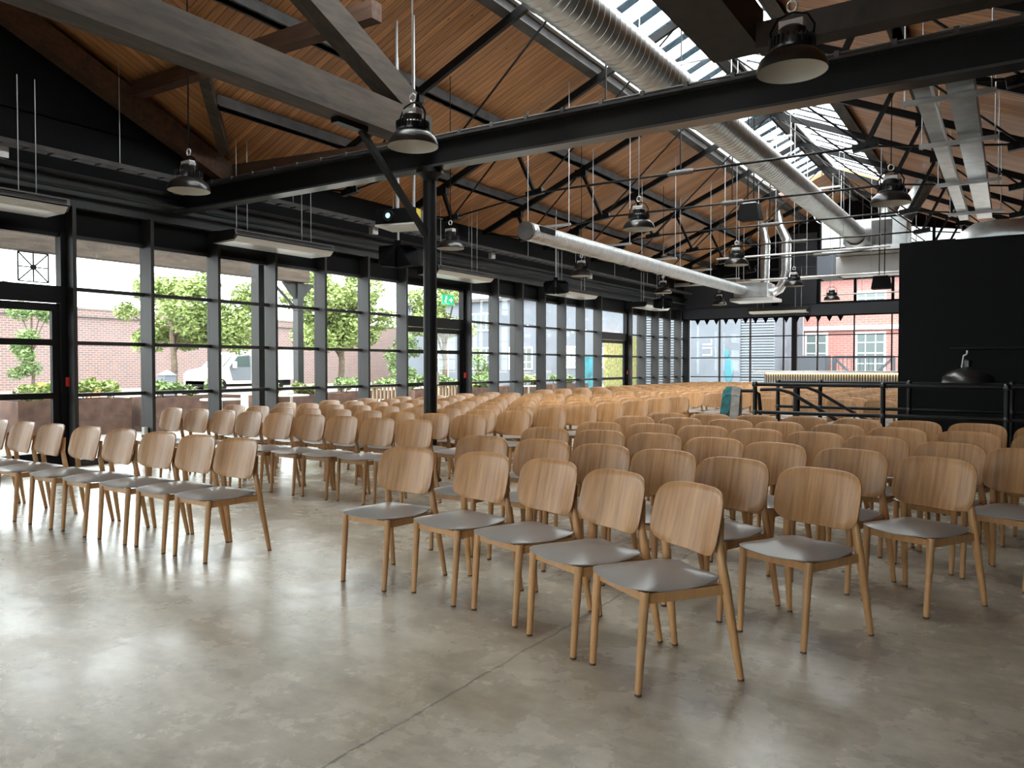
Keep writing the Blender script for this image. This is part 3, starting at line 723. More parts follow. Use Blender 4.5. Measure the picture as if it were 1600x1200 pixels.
def flex(pts, r, label):
    t = thing('flexible_duct', label, 'duct', pts[0]); mb = MB(t.location); q = []
    pts = [Vector(p) for p in pts]; rad = []
    for a, b_ in zip(pts, pts[1:]):
        n = max(2, int((b_ - a).length / .09))
        for i in range(n): q.append(a.lerp(b_, i / n)); rad.append(r * (1.0 if len(q) % 2 else .95))
    q.append(pts[-1]); rad.append(r); mb.tube(q, rad, 16).build('sleeve', M['foil'], t, 60); return t
flex([(-6.72, 25.45, 3.97), (-6.70, 25.45, 5.3), (-6.78, 25.45, 5.7), (-6.95, 25.45, 6.1)], .14, 'silver foil duct rising straight from the smaller fan coil box')
flex([(-6.44, 25.4, 3.70), (-6.25, 25.4, 3.80), (-6.10, 25.4, 4.05), (-6.05, 25.4, 4.35), (-6.05, 25.4, 5.35), (-6.25, 25.4, 5.8), (-6.36, 25.4, 6.3)], .15, 'bent silver foil duct climbing from the fan coil box side')
flex([(-2.75, 22.2, 5.28), (-2.75, 22.2, 6.3)], .24, 'short silver foil duct dropping onto the big air box')
flex([(-2.3, 21.4, 5.0), (-1.75, 21.4, 5.95)], .22, 'slanting silver foil duct going up to the roof slope')
# flat galvanised ducts on trapeze brackets
t = thing('flat_duct', 'pair of flat galvanised ducts on trapeze brackets beyond the deep beam', 'duct', (-.7, 7.8, 4.0))
MB(t.location).box(-.85, -.70, 7.6, 16.5, 4.02, 4.14).build('duct_run', M['galv'], t)
MB(t.location).box(-.57, -.34, 7.5, 16.5, 4.02, 4.18).build('duct_run', M['galv'], t)
for y in (8.8, 10.6, 13.0, 15.6):
    MB(t.location).box(-.98, -.16, y - .025, y + .025, 3.965, 4.015).build('trapeze', M['rod'], t)
    for x in (-.95, -.2): MB(t.location).tube([(x, y, 3.95), (x, y, zroof(x) - .03)], .008, 6).build('hanger_rod', M['rod'], t)
t = thing('elbow_duct', 'round galvanised elbow duct lying behind the top of the black wall', 'duct', (-.7, 14.6, 3.0))
MB(t.location).tube([(-.62, 14.2, 2.9), (-.62, 14.2, 3.15), (-.57, 14.2, 3.28), (-.45, 14.2, 3.36), (-.25, 14.2, 3.38), (1.3, 14.2, 3.30)], .24, 20).build('duct_pipe', M['galv'], t, 40)
MB(t.location).box(-.7, -.5, 14.1, 14.3, 0, 2.9).build('support_post', M['dark'], t)

# ---------------------------------------------------------------- heaters over the glazing
def make_heater():
    t = thing('air_heater', 'x', 'air heater')
    MB().poly([(-.26, -1, .0), (.24, -1, .02), (.30, -1, .09), (.28, -1, .17), (-.26, -1, .17)], (0, 2, 0)).build('casing', M['lampblack'], t)
    MB().poly([(-.24, -.97, -.005), (.22, -.97, -.005), (.30, -.97, .07), (.25, -.97, .015), (-.24, -.97, .0)], (0, 1.94, 0)).build('diffuser', M['alu'], t)
    g = MB()
    for k in range(4): g.box(.29, .305, -.96, .96, .085 + .02 * k, .093 + .02 * k)
    g.build('grille', M['purlin'], t)
    for y in (-.75, -.55, .55, .75): MB().tube([(0, y, .17), (0, y, 1.6)], .006, 6).build('hanger_rod', M['rod'], t)
    return t
ht0 = make_heater(); kids(ht0)
for i, (y, l) in enumerate([(4.1, 'above the first glazed door'), (8.5, 'between the first door and the column'), (13.35, 'behind the round column above the double door'), (18.5, 'farther along past the double door'), (23.9, 'above the far doors')]):
    o = ht0 if i == 0 else copy_tree(ht0)
    o.location = (-10.0, y, 3.22); o['label'] = 'long grey ceiling hung air heater %s' % l; o['group'] = 'air heaters along the glazed wall'
o = copy_tree(ht0); o.location = (-6.95, 28.2, 3.22); o.rotation_euler = (0, 0, R(-90)); o['label'] = 'long grey air heater in front of the end wall windows'; o['group'] = 'air heaters along the glazed wall'

# cable trays and pipes along the wall
t = thing('cable_tray', 'long galvanised cable tray hung along the wall under the eaves', 'cable tray', (-10.15, 0, 4.0))
tr = MB(t.location)
for x in (-10.24, -10.06): tr.box(x - .006, x + .006, -3, 28, 4.0, 4.06)
y = -3.0
while y < 28: tr.box(-10.24, -10.06, y, y + .02, 4.0, 4.015); y += .3
tr.build('tray', M['purlin'], t)
for y in (1.0, 3.6, 6.0, 9.0, 11.5, 14, 16.5, 19, 21.5, 24, 26.5): MB(t.location).tube([(-10.15, y, 4.0), (-10.15, y, max(zroof(-10.15), zc(y) if y < 7.5 else 0) - .02)], .006, 6).build('hanger_rod', M['rod'], t)
for i, (x, y) in enumerate([(-10.2, 4.5), (-10.2, 6.9), (-10.2, 11), (-10.2, 15), (-10.2, 20)]):
    MB(t.location).box(x - .12, x - .02, y, y + .15, 3.86, 3.99).build('junction_box', M['alu'], t)
tag(MB((-10.3, 0, 3.95)).tube([(-10.38, -3, 3.68), (-10.38, 28.2, 3.68)], .03, 8).build('pipe', M['beamgrey'], None, 40, (-10.3, 0, 3.95)), 'dark pipe running along the wall beam above the glazing', 'pipe')
tag(MB((-6, 27.6, 4.0)).tube([(-10.59, 27.6, 4.35), (-1.2, 27.6, 4.35)], .07, 12).build('pipe', M['alu'], None, 40, (-6, 27.6, 4.0)), 'pale insulated pipe crossing in front of the end wall', 'pipe')
def light_bar(y, z, x0, x1, label):
    t = thing('lighting_bar', label, 'bar', (x0, y, z))
    MB(t.location).tube([(x0, y, z), (x1, y, z)], .024, 8).build('tube', M['rod'], t, 40)
    for k in (0, .35, .78, 1):
        x = x0 + .2 + (x1 - x0 - .4) * k; MB(t.location).tube([(x, y, z), (x, y, zroof(x) - .02)], .007, 6).build('hanger_rod', M['rod'], t)
light_bar(19.0, 4.0, -6.2, -2.3, 'horizontal steel lighting bar with pipe clamps before the tall gable window')
light_bar(22.0, 3.75, -6.2, -2.1, 'lower steel lighting bar nearer the end wall')
light_bar(27.3, 3.7, -5.3, -2.1, 'thin steel lighting bar closest to the end wall')

# speakers, projector, subs
def speaker(x, y, z, rz, label):
    t = thing('loudspeaker', label, 'loudspeaker', (x, y, z), rz)
    for s in (-1, 1):
        m_ = MB().poly([(s * .02, -.13, -.16), (s * .24, -.17, -.14), (s * .30, 0, -.10), (s * .30, 0, .10), (s * .24, -.17, .14), (s * .02, -.13, .16)], (0, .2, 0)); m_.build('cabinet', M['dark'], t)
    MB().box(-.05, .05, -.05, .05, .16, .24).build('clamp', M['dark'], t)
    MB().tube([(0, 0, .24), (0, 0, zroof(x) - z - .02)], .016, 8).build('drop_pole', M['rod'], t)
speaker(-7.6, 8.72, 2.95, R(25), 'black angled loudspeaker pair hanging beside the column')
speaker(-9.3, 16.4, 3.25, R(25), 'black angled loudspeaker pair above the far end of the window-side block')
speaker(-9.2, 23.0, 3.3, R(25), 'small black loudspeaker pair near the far doors')
def sub(x, y, z, label):
    t = thing('subwoofer', label, 'loudspeaker', (x, y, z))
    MB().poly([(-.22, 0, -.16), (.22, 0, -.16), (.17, 0, .15), (-.17, 0, .15)], (0, .36, 0)).build('cabinet', M['dark'], t)
    MB().box(-.14, .14, .05, .3, .15, .18).build('top_plate', M['alu'], t)
    for xx in (-.06, .06): MB().tube([(xx, .2, .17), (xx, .2, zroof(x) - z - (.21 if x == XC else .03))], .012, 6).build('suspension_rod', M['dark'], t)
sub(XC, 15.9, 4.50, 'black trapezoid loudspeaker hanging under the rooflight')
sub(-2.75, 21.0, 3.42, 'black trapezoid loudspeaker hanging in front of the gable window')
t = thing('projector', 'grey projector with glowing lens hanging behind the column', 'projector', (-7.05, 8.2, 3.35), R(12))
MB().box(-.30, .30, -.25, .25, -.08, .12, .015).build('body', M['dark'], t)
MB().box(-.31, .31, -.24, .26, -.105, -.08).build('underside', M['white'], t)
MB().box(.301, .306, -.2, -.08, -.06, .11).build('yellow_label', mat('yellow_sticker', (.55, .42, .02), .5), t)
MB().box(.301, .308, -.07, .22, -.06, .10).build('vent_panel', M['purlin'], t)
MB().tube([(-.08, -.25, .02), (-.08, -.29, .02)], .075, 18).build('lens_ring', M['lampblack'], t, 40)
MB().tube([(-.08, -.285, .02), (-.08, -.293, .02)], .035, 18).build('lens', mat('lit_lens', (.5, .8, .85), .1, emit=((.35, .8, .95), .12)), t, 40)
for x in (-.1, .16): MB().tube([(x, 0, .12), (x, 0, zroof(-7.0) - 3.37)], .02, 8).build('drop_pole', M['rod'], t)

# ---------------------------------------------------------------- black wall, pendant, bar
WY = 13.0
o = struct(MB().box(-1.45, XR - .02, WY, WY + .2, 0, 3.19).build('wall_right.001', M['wallblack']), 'free-standing black partition wall behind the stair', 'wall')
t = thing('dome_pendant', 'black enamel dome pendant hanging from a thin bar before the black wall', 'pendant lamp', (-.5, 12.0, 1.13))
MB(t.location).lathe([(.31, 1.13), (.30, 1.20), (.27, 1.235), (.18, 1.29), (.075, 1.325), (.05, 1.34), (.05, 1.42), (.03, 1.44), (0, 1.44)], 36, (-.5, 12.0, 0)).build('shade', M['lampblack'], t, 40)
MB(t.location).tube([(-.57, 12.0, 1.33), (-.55, 12.0, 1.49), (-.52, 12.0, 1.50), (-.51, 12.0, 1.53), (-.51, 12.0, 1.56)], .012, 8).build('hook', M['alu'], t, 40)
MB(t.location).tube([(-.72, 12.0, 1.58), (1.45, 12.0, 1.58)], .02, 8).build('bar', M['steel'], t, 40)
o = thing('bar_counter', 'bar counter with ribbed grey front and white top before the end windows', 'bar counter', (-6.7, 25.6, 0))
MB(o.location).box(-7.0, -1.0, 25.2, 26.0, 1.14, 1.20).build('worktop', M['white'], o)
c_ = MB(o.location).box(-6.7, -1.1, 25.42, 25.9, 0, 1.14); x = -6.7
c_.build('carcass', M['dark'], o)
c_ = MB(o.location)
while x < -1.1: c_.box(x, x + .045, 25.37, 25.42, .02, 1.12); x += .075
q = c_.build('slat', mat('ribbed_grey', (.34, .34, .35), .6), o); q['kind'] = 'stuff'
MB(o.location).box(-6.65, -1.15, 25.33, 25.365, 1.11, 1.135).build('light_strip', mat('warm_led', (.9, .7, .4), .5, emit=((1.0, .70, .28), 1.2)), o)

# ---------------------------------------------------------------- stair railing
def railing(y, xs, label, x1):
    t = thing('stair_railing', label, 'railing', (xs[0], y, 0))
    for x in xs:
        MB(t.location).tube([(x, y, 0), (x, y, 1.1)], .03, 12).build('post', M['steel'], t, 40)
        k = MB(t.location).sphere((x, y, 1.10), .046).sphere((x, y, .72), .042); k.build('ball_joint', M['lampblack'], t, 40)
        MB(t.location).lathe([(0, 0), (.07, 0), (.07, .012), (.035, .02), (0, .02)], 16, (x, y, 0)).build('base_flange', M['steel'], t)
    for z in (1.10, .72): MB(t.location).tube([(xs[0], y, z), (x1, y, z)], .024, 12).build('rail', M['steel'], t, 40)
    return t
ra = railing(10.78, [-2.97, -1.37, -.05], 'black tube railing with ball joints along the near side of the stair', 1.35)
rb = railing(12.55, [-3.10, -2.47, -1.25, .0], 'black tube railing along the far side of the stair', 1.4)
t = thing('handrail', 'black stair handrail looping out and sloping down on the near side', 'handrail', (-3.35, 11.05, 0))
MB(t.location).tube([(-2.97, 11.05, .74), (-2.99, 11.05, .95), (-3.06, 11.05, 1.0), (-3.34, 11.05, 1.0), (-3.40, 11.05, .95), (-3.40, 11.05, .02)], .026, 10).build('loop', M['steel'], t, 40)
MB(t.location).tube([(-2.97, 11.05, .74), (-2.97, 11.05, .02)], .026, 10).build('post', M['steel'], t, 40)
MB(t.location).tube([(-2.97, 11.05, 1.02), (-2.72, 11.05, 1.03), (-2.55, 11.05, .98), (-1.2, 11.05, .17)], .024, 10).build('rail', M['steel'], t, 40)
t = thing('handrail', 'black stair handrail sloping down on the far side', 'handrail', (-2.9, 12.25, 0))
MB(t.location).tube([(-2.95, 12.25, 1.03), (-2.6, 12.25, 1.03), (-2.45, 12.25, .97), (-1.1, 12.25, .16)], .024, 10).build('rail', M['steel'], t, 40)
MB(t.location).tube([(-2.75, 12.25, 1.02), (-2.75, 12.25, .02)], .05, 10).build('post', M['steel'], t, 40)
# jacket over the loop
j = thing('jacket', 'teal and grey jacket hung over the loop of the stair handrail', 'jacket', (-3.36, 11.05, .4))
g = MB(j.location); 
def drape(mb, pts_top, drops, yw):
    for s in (-1, 1):
        for (xa, za, da), (xb, zb, db) in zip([(p[0], p[1], d) for p, d in zip(pts_top, drops)], [(p[0], p[1], d) for p, d in zip(pts_top[1:], drops[1:])]):
            mb.poly([(xa, 11.05, za), (xb, 11.05, zb), (xb, 11.05 + s * yw, zb - .12), (xa, 11.05 + s * yw, za - .12)], (0, s * .012, .012))
            mb.poly([(xa, 11.05 + s * yw, za - .12), (xb, 11.05 + s * yw, zb - .12), (xb - .02, 11.05 + s * (yw + .03), zb - db), (xa - .02, 11.05 + s * (yw + .03), za - da)], (0, s * .015, 0))
drape(g, [(-3.50, .98), (-3.44, 1.045), (-3.36, 1.05)], [.35, .42, .33], .05)
g.build('shoulder', mat('teal_cloth', (.02, .12, .13), .8, noise=(12.0, .6, 1.5)), j)
g = MB(j.location); drape(g, [(-3.37, 1.05), (-3.30, 1.045), (-3.24, 1.03)], [.62, .66, .60], .05)
g.build('body', mat('grey_cloth', (.30, .29, .27), .85, noise=(12.0, .7, 1.2)), j)

# call points, socket, exit sign, writing on the glass, bunting
def wallbit(name, label, cat, b_, m_, extra=None):
    t = MB((b_[0], b_[2], b_[4])).box(*b_, .004).build(name, M[m_], None, None, (b_[0], b_[2], b_[4])); return tag(t, label, cat)
wallbit('call_point', 'red break-glass call point on the post of the first door', 'call point', (XL + .07, XL + .11, 5.44, 5.52, 1.08, 1.20), 'red')
wallbit('call_point', 'red call point beside the glazed double door', 'call point', (XL + .07, XL + .11, ybay(7) - .09, ybay(7) - .01, 1.08, 1.20), 'red')
wallbit('call_point', 'red call point beside the far glazed doors', 'call point', (XL + .07, XL + .11, ybay(15) - .09, ybay(15) - .01, 1.08, 1.20), 'red')
wallbit('socket', 'white double socket low on the wall by the glazing', 'socket', (XL + .06, XL + .12, ybay(0) - .09, ybay(0) - .03, .36, .47), 'white')
t = thing('exit_sign', 'green and white running man exit sign on the glass over the double door', 'exit sign', (XL + .06, 13.62, 2.80))
GR = mat('sign_green', (.02, .30, .14), .5, emit=((.03, .5, .22), .12)); WH = mat('sign_white', (.8, .85, .82), .5, emit=((.9, 1, .95), .12))
MB(t.location).box(XL + .03, XL + .05, 13.57, 13.97, 2.71, 2.93).build('panel', GR, t)
s = MB(t.location).poly([(XL + .052, 13.93, 2.82), (XL + .052, 13.86, 2.88), (XL + .052, 13.86, 2.76)], (.002, 0, 0)).box(XL + .052, XL + .054, 13.80, 13.87, 2.805, 2.835)
s.build('arrow', WH, t)
s = MB(t.location).sphere((XL + .055, 13.70, 2.89), .016).bar((XL + .053, 13.69, 2.875), (XL + .053, 13.67, 2.81), .004, .025).bar((XL + .053, 13.67, 2.81), (XL + .053, 13.70, 2.75), .004, .016).bar((XL + .053, 13.67, 2.81), (XL + .053, 13.63, 2.77), .004, .016).bar((XL + .053, 13.685, 2.86), (XL + .053, 13.73, 2.84), .004, .013)
s.build('running_figure', WH, t); MB(t.location).box(XL + .051, XL + .053, 13.60, 13.78, 2.73, 2.735).build('doorway', WH, t)
def text(name, body, size, m_, loc, rot, label, cat, mirror=False):
    cu = bpy.data.curves.new(name, 'FONT'); cu.body = body; cu.size = size; cu.extrude = .002; cu.align_x = 'CENTER'; cu.align_y = 'CENTER'
    o = bpy.data.objects.new(name, cu); me = bpy.data.meshes.new_from_object(o); bpy.data.objects.remove(o)
    if mirror:
        for v in me.vertices: v.co.x = -v.co.x
    me.materials.clear(); me.materials.append(M[m_]); o = bpy.data.objects.new(name, me); col.objects.link(o); o.location = loc; o.rotation_euler = rot
    return tag(o, label, cat) if label else o
text('window_lettering', 'OPY', .17, 'frame', (XL + .004, 12.62, 2.52), (R(90), 0, R(90)), 'thin grey letters on the glass over the door, seen from behind', 'lettering', True)
t = thing('bunting', 'row of small black pennants along the top of the end windows', 'bunting', (-10.1, YE - .13, 3.06))
x = -10.1
while x < -4.8:
    MB(t.location).poly([(x, YE - .13, 3.07), (x + .19, YE - .13, 3.07), (x + .095, YE - .13, 2.88)], (0, .006, 0)).build('pennant', M['dark'], t); x += .36
MB(t.location).tube([(-10.2, YE - .127, 3.075), (-4.6, YE - .127, 3.075)], .006, 6).build('cord', M['dark'], t)

# ---------------------------------------------------------------- outside
rnd = random.Random(11)
g = MB()
g.box(-90, XL - .1, -40, 95, -.25, -.03); g.box(XL - .1, 30, YE + .15, 95, -.25, -.03); g.box(XR + .15, 30, -40, YE + .15, -.25, -.03); g.box(XL - .1, XR + .15, -40, YB - .15, -.25, -.03)
struct(g.build('ground', M['pave']))
o = MB((-46, 20, 0)).box(-46.4, -46, -20, 52.6, -.03, 4.7).build('brick_wall', M['brick'], None, None, (-46, 20, 0)); struct(o, 'long old brick wall closing the courtyard', 'wall')
o = MB((-46, 20, 4.7)).box(-46.45, -45.95, -20, 52.6, 4.7, 4.82).build('trim_7', M['pave'], None, None, (-46, 20, 4.7)); struct(o, 'stone coping of the courtyard wall', 'coping')
tag(MB((-45.9, 20, 4.1)).tube([(-45.93, -10, 4.25), (-45.93, 43, 4.25)], .05, 6).tube([(-45.93, 18.6, 4.25), (-45.93, 18.6, 0)], .04, 6).build('pipe', M['purlin'], None, None, (-45.9, 20, 4.1)), 'grey pipe fixed along the top of the brick wall', 'pipe')

def tree(x, y, h, blobs, label, m_, n=4200, size=.20, stem=.16, grp='courtyard trees'):
    t = thing('tree', label, 'tree', (x, y, -.03), 0, grp)
    mb = MB()
    mb.tube([(0, 0, 0), (.06, .03, h * .28), (-.04, 0, h * .55), (0, 0, h * .8)], stem, 10, stem * .4)
    for k in range(6):
        a = k * 1.05; q = blobs[k % len(blobs)]
        mb.tube([(0, 0, h * (.3 + .06 * k)), (q[0] * .5, q[1] * .5, (h * .4 + q[2]) / 2 + .2), (q[0], q[1], q[2])], stem * .4, 6, .02)
    mb.build('trunk', M['bark'], t)
    MB().leaves(blobs, n, size, rnd).build('foliage', M[m_], t)
    return t
def blob(n, rx, ry, z0, z1, r0, r1):
    return [(rnd.uniform(-rx, rx), rnd.uniform(-ry, ry), rnd.uniform(z0, z1), rnd.uniform(r0, r1), .75) for _ in range(n)]
tree(-28.7, 19.1, 5.0, [(b_[0], b_[1] + .6) + b_[2:] for b_ in blob(34, 1.7, 1.9, 2.3, 4.7, .5, .95)], 'big bushy light green tree in front of the brick wall', 'leafL', 22000, .10)
tree(-24.8, 24.6, 5.8, blob(36, 1.5, 1.8, 2.3, 5.6, .5, .95), 'tall light green tree with the outside canopy post before it', 'leafL', 22000, .10)
tree(-23.4, 30.2, 5.6, blob(14, 1.0, 1.4, 3.0, 5.6, .5, .9), 'light green tree overhanging the grey clad house', 'leafL', 8000, .10)
tree(-36.0, 17.2, 4.6, blob(8, .45, .6, .6, 4.2, .4, .6), 'thin yellow green climber tree against the brick wall', 'leafM', 3200, .085, .08)
tree(-25.2, 29.2, 3.2, blob(8, .5, .7, .4, 2.8, .4, .7), 'narrow green bush climbing beside the outside canopy post', 'leafM', 3200, .085, .08)
tree(-25.0, 35.6, 2.6, blob(6, .4, .8, .4, 2.2, .45, .7), 'round green bush in front of the brick wall end', 'leafM', 3200, .085, .08)
tree(-44.0, 71.0, 7, blob(12, 3, 4, 3, 7, 1.4, 2.2), 'dark green tree behind the far clad block', 'leafM', 3500, .3)

# planters of rusted steel with shrubs, in a line outside the glazing
spots = [(-15.6, 3.2), (-15.6, 5.5), (-15.8, 8.2), (-15.4, 10.6), (-14.2, 12.7), (-14.3, 15.0), (-14.2, 17.6), (-14.2, 20.2), (-14.2, 23.0), (-14.2, 25.8)]
names_ = ['nearest the first glazed door', 'second from the first door', 'with bright yellow shrubs before the van', 'fourth along', 'beside the outside canopy post', 'sixth along', 'before the double door', 'past the double door', 'ninth along', 'last before the far doors']
for i, (x, y) in enumerate(spots):
    t = thing('planter', 'rusted steel planter outside, %s' % names_[i], 'planter', (x, y, -.03), 0, 'rusted planters outside')
    mb = MB(); 
    for a in ((-.4, -.37, -1.1, 1.1), (.37, .4, -1.1, 1.1), (-.37, .37, -1.1, -1.07), (-.37, .37, 1.07, 1.1)): mb.box(a[0], a[1], a[2], a[3], 0, .72)
    mb.build('box', M['corten' if i == 1 else 'corten2'], t); MB().box(-.37, .37, -1.07, 1.07, .1, .60).build('soil', M['bark'], t)
    s = thing('shrub', 'leafy shrubs growing in the rusted planter %s' % names_[i], 'shrub', (x, y, .575), 0, 'shrubs in the planters')
    bl = [(rnd.uniform(-.25, .25), rnd.uniform(-.95, .95), rnd.uniform(.22, .38), rnd.uniform(.14, .24), .7) for _ in range(9)]
    MB().leaves(bl, 1300, .06, rnd).build('foliage', M['leafL' if i in (1, 2, 4, 8) else 'leafM'], s)
    mb = MB()
    for q in bl: mb.tube([(q[0] * .6, q[1], 0), (q[0], q[1], q[2])], .012, 5)
    mb.build('stem', M['bark'], s)

# white pickup van with a box body
v = thing('van', 'white van with dark cab window parked before the brick wall', 'van', (-35.3, 27.35, -.03), R(0)); v.scale = (1, .87, 1)
L = MB()
prof = [(-3.0, .45), (-3.0, .95), (-2.75, 1.15), (-1.75, 1.32), (-.95, 2.0), (-.6, 2.12), (.35, 2.14), (.35, .45)]
L.poly([(-.95, y, z) for y, z in prof], (1.9, 0, 0)).build('cab', M['van'], v)
MB().box(-1.02, 1.02, .40, 3.5, .62, 2.28, .02).build('box_body', M['van'], v)
MB().poly([(.955, y, z) for y, z in [(-1.45, 1.32), (-.85, 1.92), (.0, 1.98), (.15, 1.9), (.15, .62), (-1.2, .62)]], (.012, 0, 0)).build('door', mat('grey_van_door', (.10, .11, .13), .4), v)
MB().poly([(.968, y, z) for y, z in [(-1.35, 1.34), (-.83, 1.86), (.0, 1.92), (.05, 1.34)]], (.01, 0, 0)).build('side_window', M['tint'], v)
MB().poly([(-.85, -1.80, 1.34), (.85, -1.80, 1.34), (.78, -1.02, 1.97), (-.78, -1.02, 1.97)], (0, -.02, .03)).build('windscreen', M['tint'], v)
MB().box(1.0, 1.2, -1.25, -1.1, 1.28, 1.62, .02).build('mirror', M['van'], v)
MB().lathe([(0, 0), (.12, 0), (.12, .12), (.06, .18), (0, .18)], 14, (.2, -.3, 2.14)).build('beacon', mat('amber', (.6, .28, .02), .3), v)
for x in (-.85, .85):
    for y in (-2.0, 2.3): MB().tube([(x - .12, y, .36), (x + .12, y, .36)], .36, 20).build('wheel', M['dark'], v, 40)
MB().box(-.8, .8, -3.0, 3.4, .3, .62).build('chassis', M['dark'], v)

# outside canopy: edge beam, posts, bits hanging from it
t = thing('canopy_beam', 'brown canopy edge beam outside above the courtyard tables', 'beam', (-14.9, 3, 3.5))
MB(t.location).box(-15.05, -14.75, -6, 13.6, 3.42, 3.82).build('beam', M['timber'], t)
MB(t.location).box(-15.2, XL - .2, -6, 6.2, 3.84, 3.90).build('soffit', M['plankX'], t)
t = thing('canopy_post', 'dark iron canopy post with curved brackets outside', 'post', (-14.9, 13.35, 0))
MB(t.location).box(-14.99, -14.81, 13.26, 13.44, 0, 3.42).build('shaft', M['beamgrey'], t)
MB(t.location).poly([(-14.95, 13.26, 3.0), (-14.95, 13.26, 3.4), (-14.95, 12.86, 3.4)], (.1, 0, 0)).poly([(-14.95, 13.44, 3.0), (-14.95, 13.44, 3.4), (-14.95, 13.84, 3.4)], (.1, 0, 0)).bar((-14.9, 13.3, 2.75), (-14.9, 12.5, 3.4), .05, .05).build('bracket', M['beamgrey'], t)
for i, y in enumerate((.9, 8.95, 17.15, 25.3)):
    tag(MB((XL - .35, y, 0)).box(XL - .45, XL - .25, y - .1, y + .1, 0, 3.4).build('canopy_post', M['frame'], None, None, (XL - .35, y, 0)), 'square dark post just outside the glazing, %s from the camera' % ORD[i], 'post', 'square posts outside the glazing')
t = thing('hanging_grille', 'square metal grille with eight spokes hanging outside the first door', 'grille', (-15.2, 7.3, 3.1))
g = MB(t.location); cx_, cy_, cz_, q = -14.7, 7.35, 3.62, .0
def gp(a, b): return (-14.9, 7.16 + a, 3.136 + b)
H = .26
for a, b in (((-H, -H), (H, -H)), ((H, -H), (H, H)), ((H, H), (-H, H)), ((-H, H), (-H, -H)), ((-H, -H), (H, H)), ((-H, H), (H, -H)), ((0, -H), (0, H)), ((-H, 0), (H, 0))): g.bar(gp(*a), gp(*b), .02, .02)
g.tube([(-14.88, 7.16, 3.136), (-14.92, 7.16, 3.136)], .05, 14).bar(gp(0, H), (-14.9, 7.16, 3.43), .01, .01)
g.build('lattice', M['dark'], t)
# string lights
t = thing('string_lights', 'string of small warm bulbs across the courtyard', 'string lights', (-13, 5, 2.7))
wb = mat('warm_bulb', (1, .85, .6), .4, emit=((1, .78, .5), .8)); pts = []
for k in range(60):
    f = k / 59; y = 5.5 + 20 * f; z = 2.72 - .16 * math.sin((f * 5 % 1) * math.pi); pts.append((-13.2, y, z))
MB(t.location).tube(pts, .006, 5).build('cord', M['dark'], t)
for k in range(2, 60, 3): MB(t.location).sphere((pts[k][0], pts[k][1], pts[k][2] - .05), .03, seg=8, rings=6).build('bulb', wb, t)

# bollards, tables and chairs on the terrace
for i, (x, y) in enumerate([(-27.6, 10.1), (-26.5, 13.6), (-25.6, 16.8)]):
    t = thing('bollard', 'grey bollard with pyramid cap on the terrace edge, %s from the first door' % ORD[i], 'bollard', (x, y, -.03), 0, 'grey bollards')
    MB().box(-.22, .22, -.22, .22, 0, 1.05).build('shaft', M['slate'], t)
    b2 = MB(); b2.bar((0, 0, 1.05), (0, 0, 1.25), .5, .5, (0, 1, 0), .02, .02); b2.build('cap', M['slate'], t)
OR = mat('orange_plastic', (.62, .17, .03), .5)
for i, (x, y, rz) in enumerate([(-21.5, 10.4, 20), (-22.0, 12.3, 200)]):
    t = thing('terrace_chair', ['orange terrace chair nearest the first door', 'orange terrace chair behind the yellow shrubs'][i], 'chair', (x, y, -.03), R(rz), 'orange terrace chairs')
    MB().box(-.22, .22, -.22, .22, .43, .46).build('seat', OR, t); MB().box(-.22, .22, .20, .23, .5, .95).build('backrest', OR, t)
    for a in (-.2, .2):
        for b_ in (-.2, .2): MB().tube([(a, b_, 0), (a, b_, .93 if b_ > 0 else .44)], .014, 6).build('leg', OR, t)
for i, (x, y) in enumerate([(-13.0, 4.6), (-13.2, 14.3), (-13.0, 16.9)]):
    t = thing('garden_bench', 'slatted wooden bench with %s outside' % ['pale cushion by the first door', 'a white cushion before the round column', 'a white cushion behind the double door'][i], 'bench', (x, y, -.03), R(90), 'slatted benches')
    s_ = MB()
    for k in range(11): s_.box(-.7 + .135 * k, -.65 + .135 * k, -.3, -.27, .35, .85)
    s_.box(-.75, .75, -.31, -.26, .85, .91).build('backrest', M['oak'], t)
    MB().box(-.75, .75, -.26, .3, .36, .42).build('seat', M['oak'], t)
    MB().box(-.68, .68, -.24, .28, .42, .54, .04).build('cushion', M['white'], t)
    for a in (-.7, .7):
        for b_ in (-.28, .26): MB().box(a - .03, a + .03, b_ - .03, b_ + .03, 0, .36 if b_ > 0 else .85).build('leg', M['oak'], t)
for i, (x, y) in enumerate([(-12.9, 9.6), (-13.4, 11.8), (-13.2, 21.5)]):
    t = thing('terrace_table', 'round white terrace table on one leg, %s from the first door' % ORD[i], 'table', (x, y, -.03), 0, 'round terrace tables')
    MB().lathe([(0, .72), (.38, .72), (.38, .745), (0, .745)], 24).build('tabletop', M['white'], t); MB().tube([(0, 0, .02), (0, 0, .72)], .03, 10).build('pedestal', M['white'], t)
    MB().lathe([(0, 0), (.24, 0), (.24, .02), (0, .03)], 20).build('base', M['white'], t)

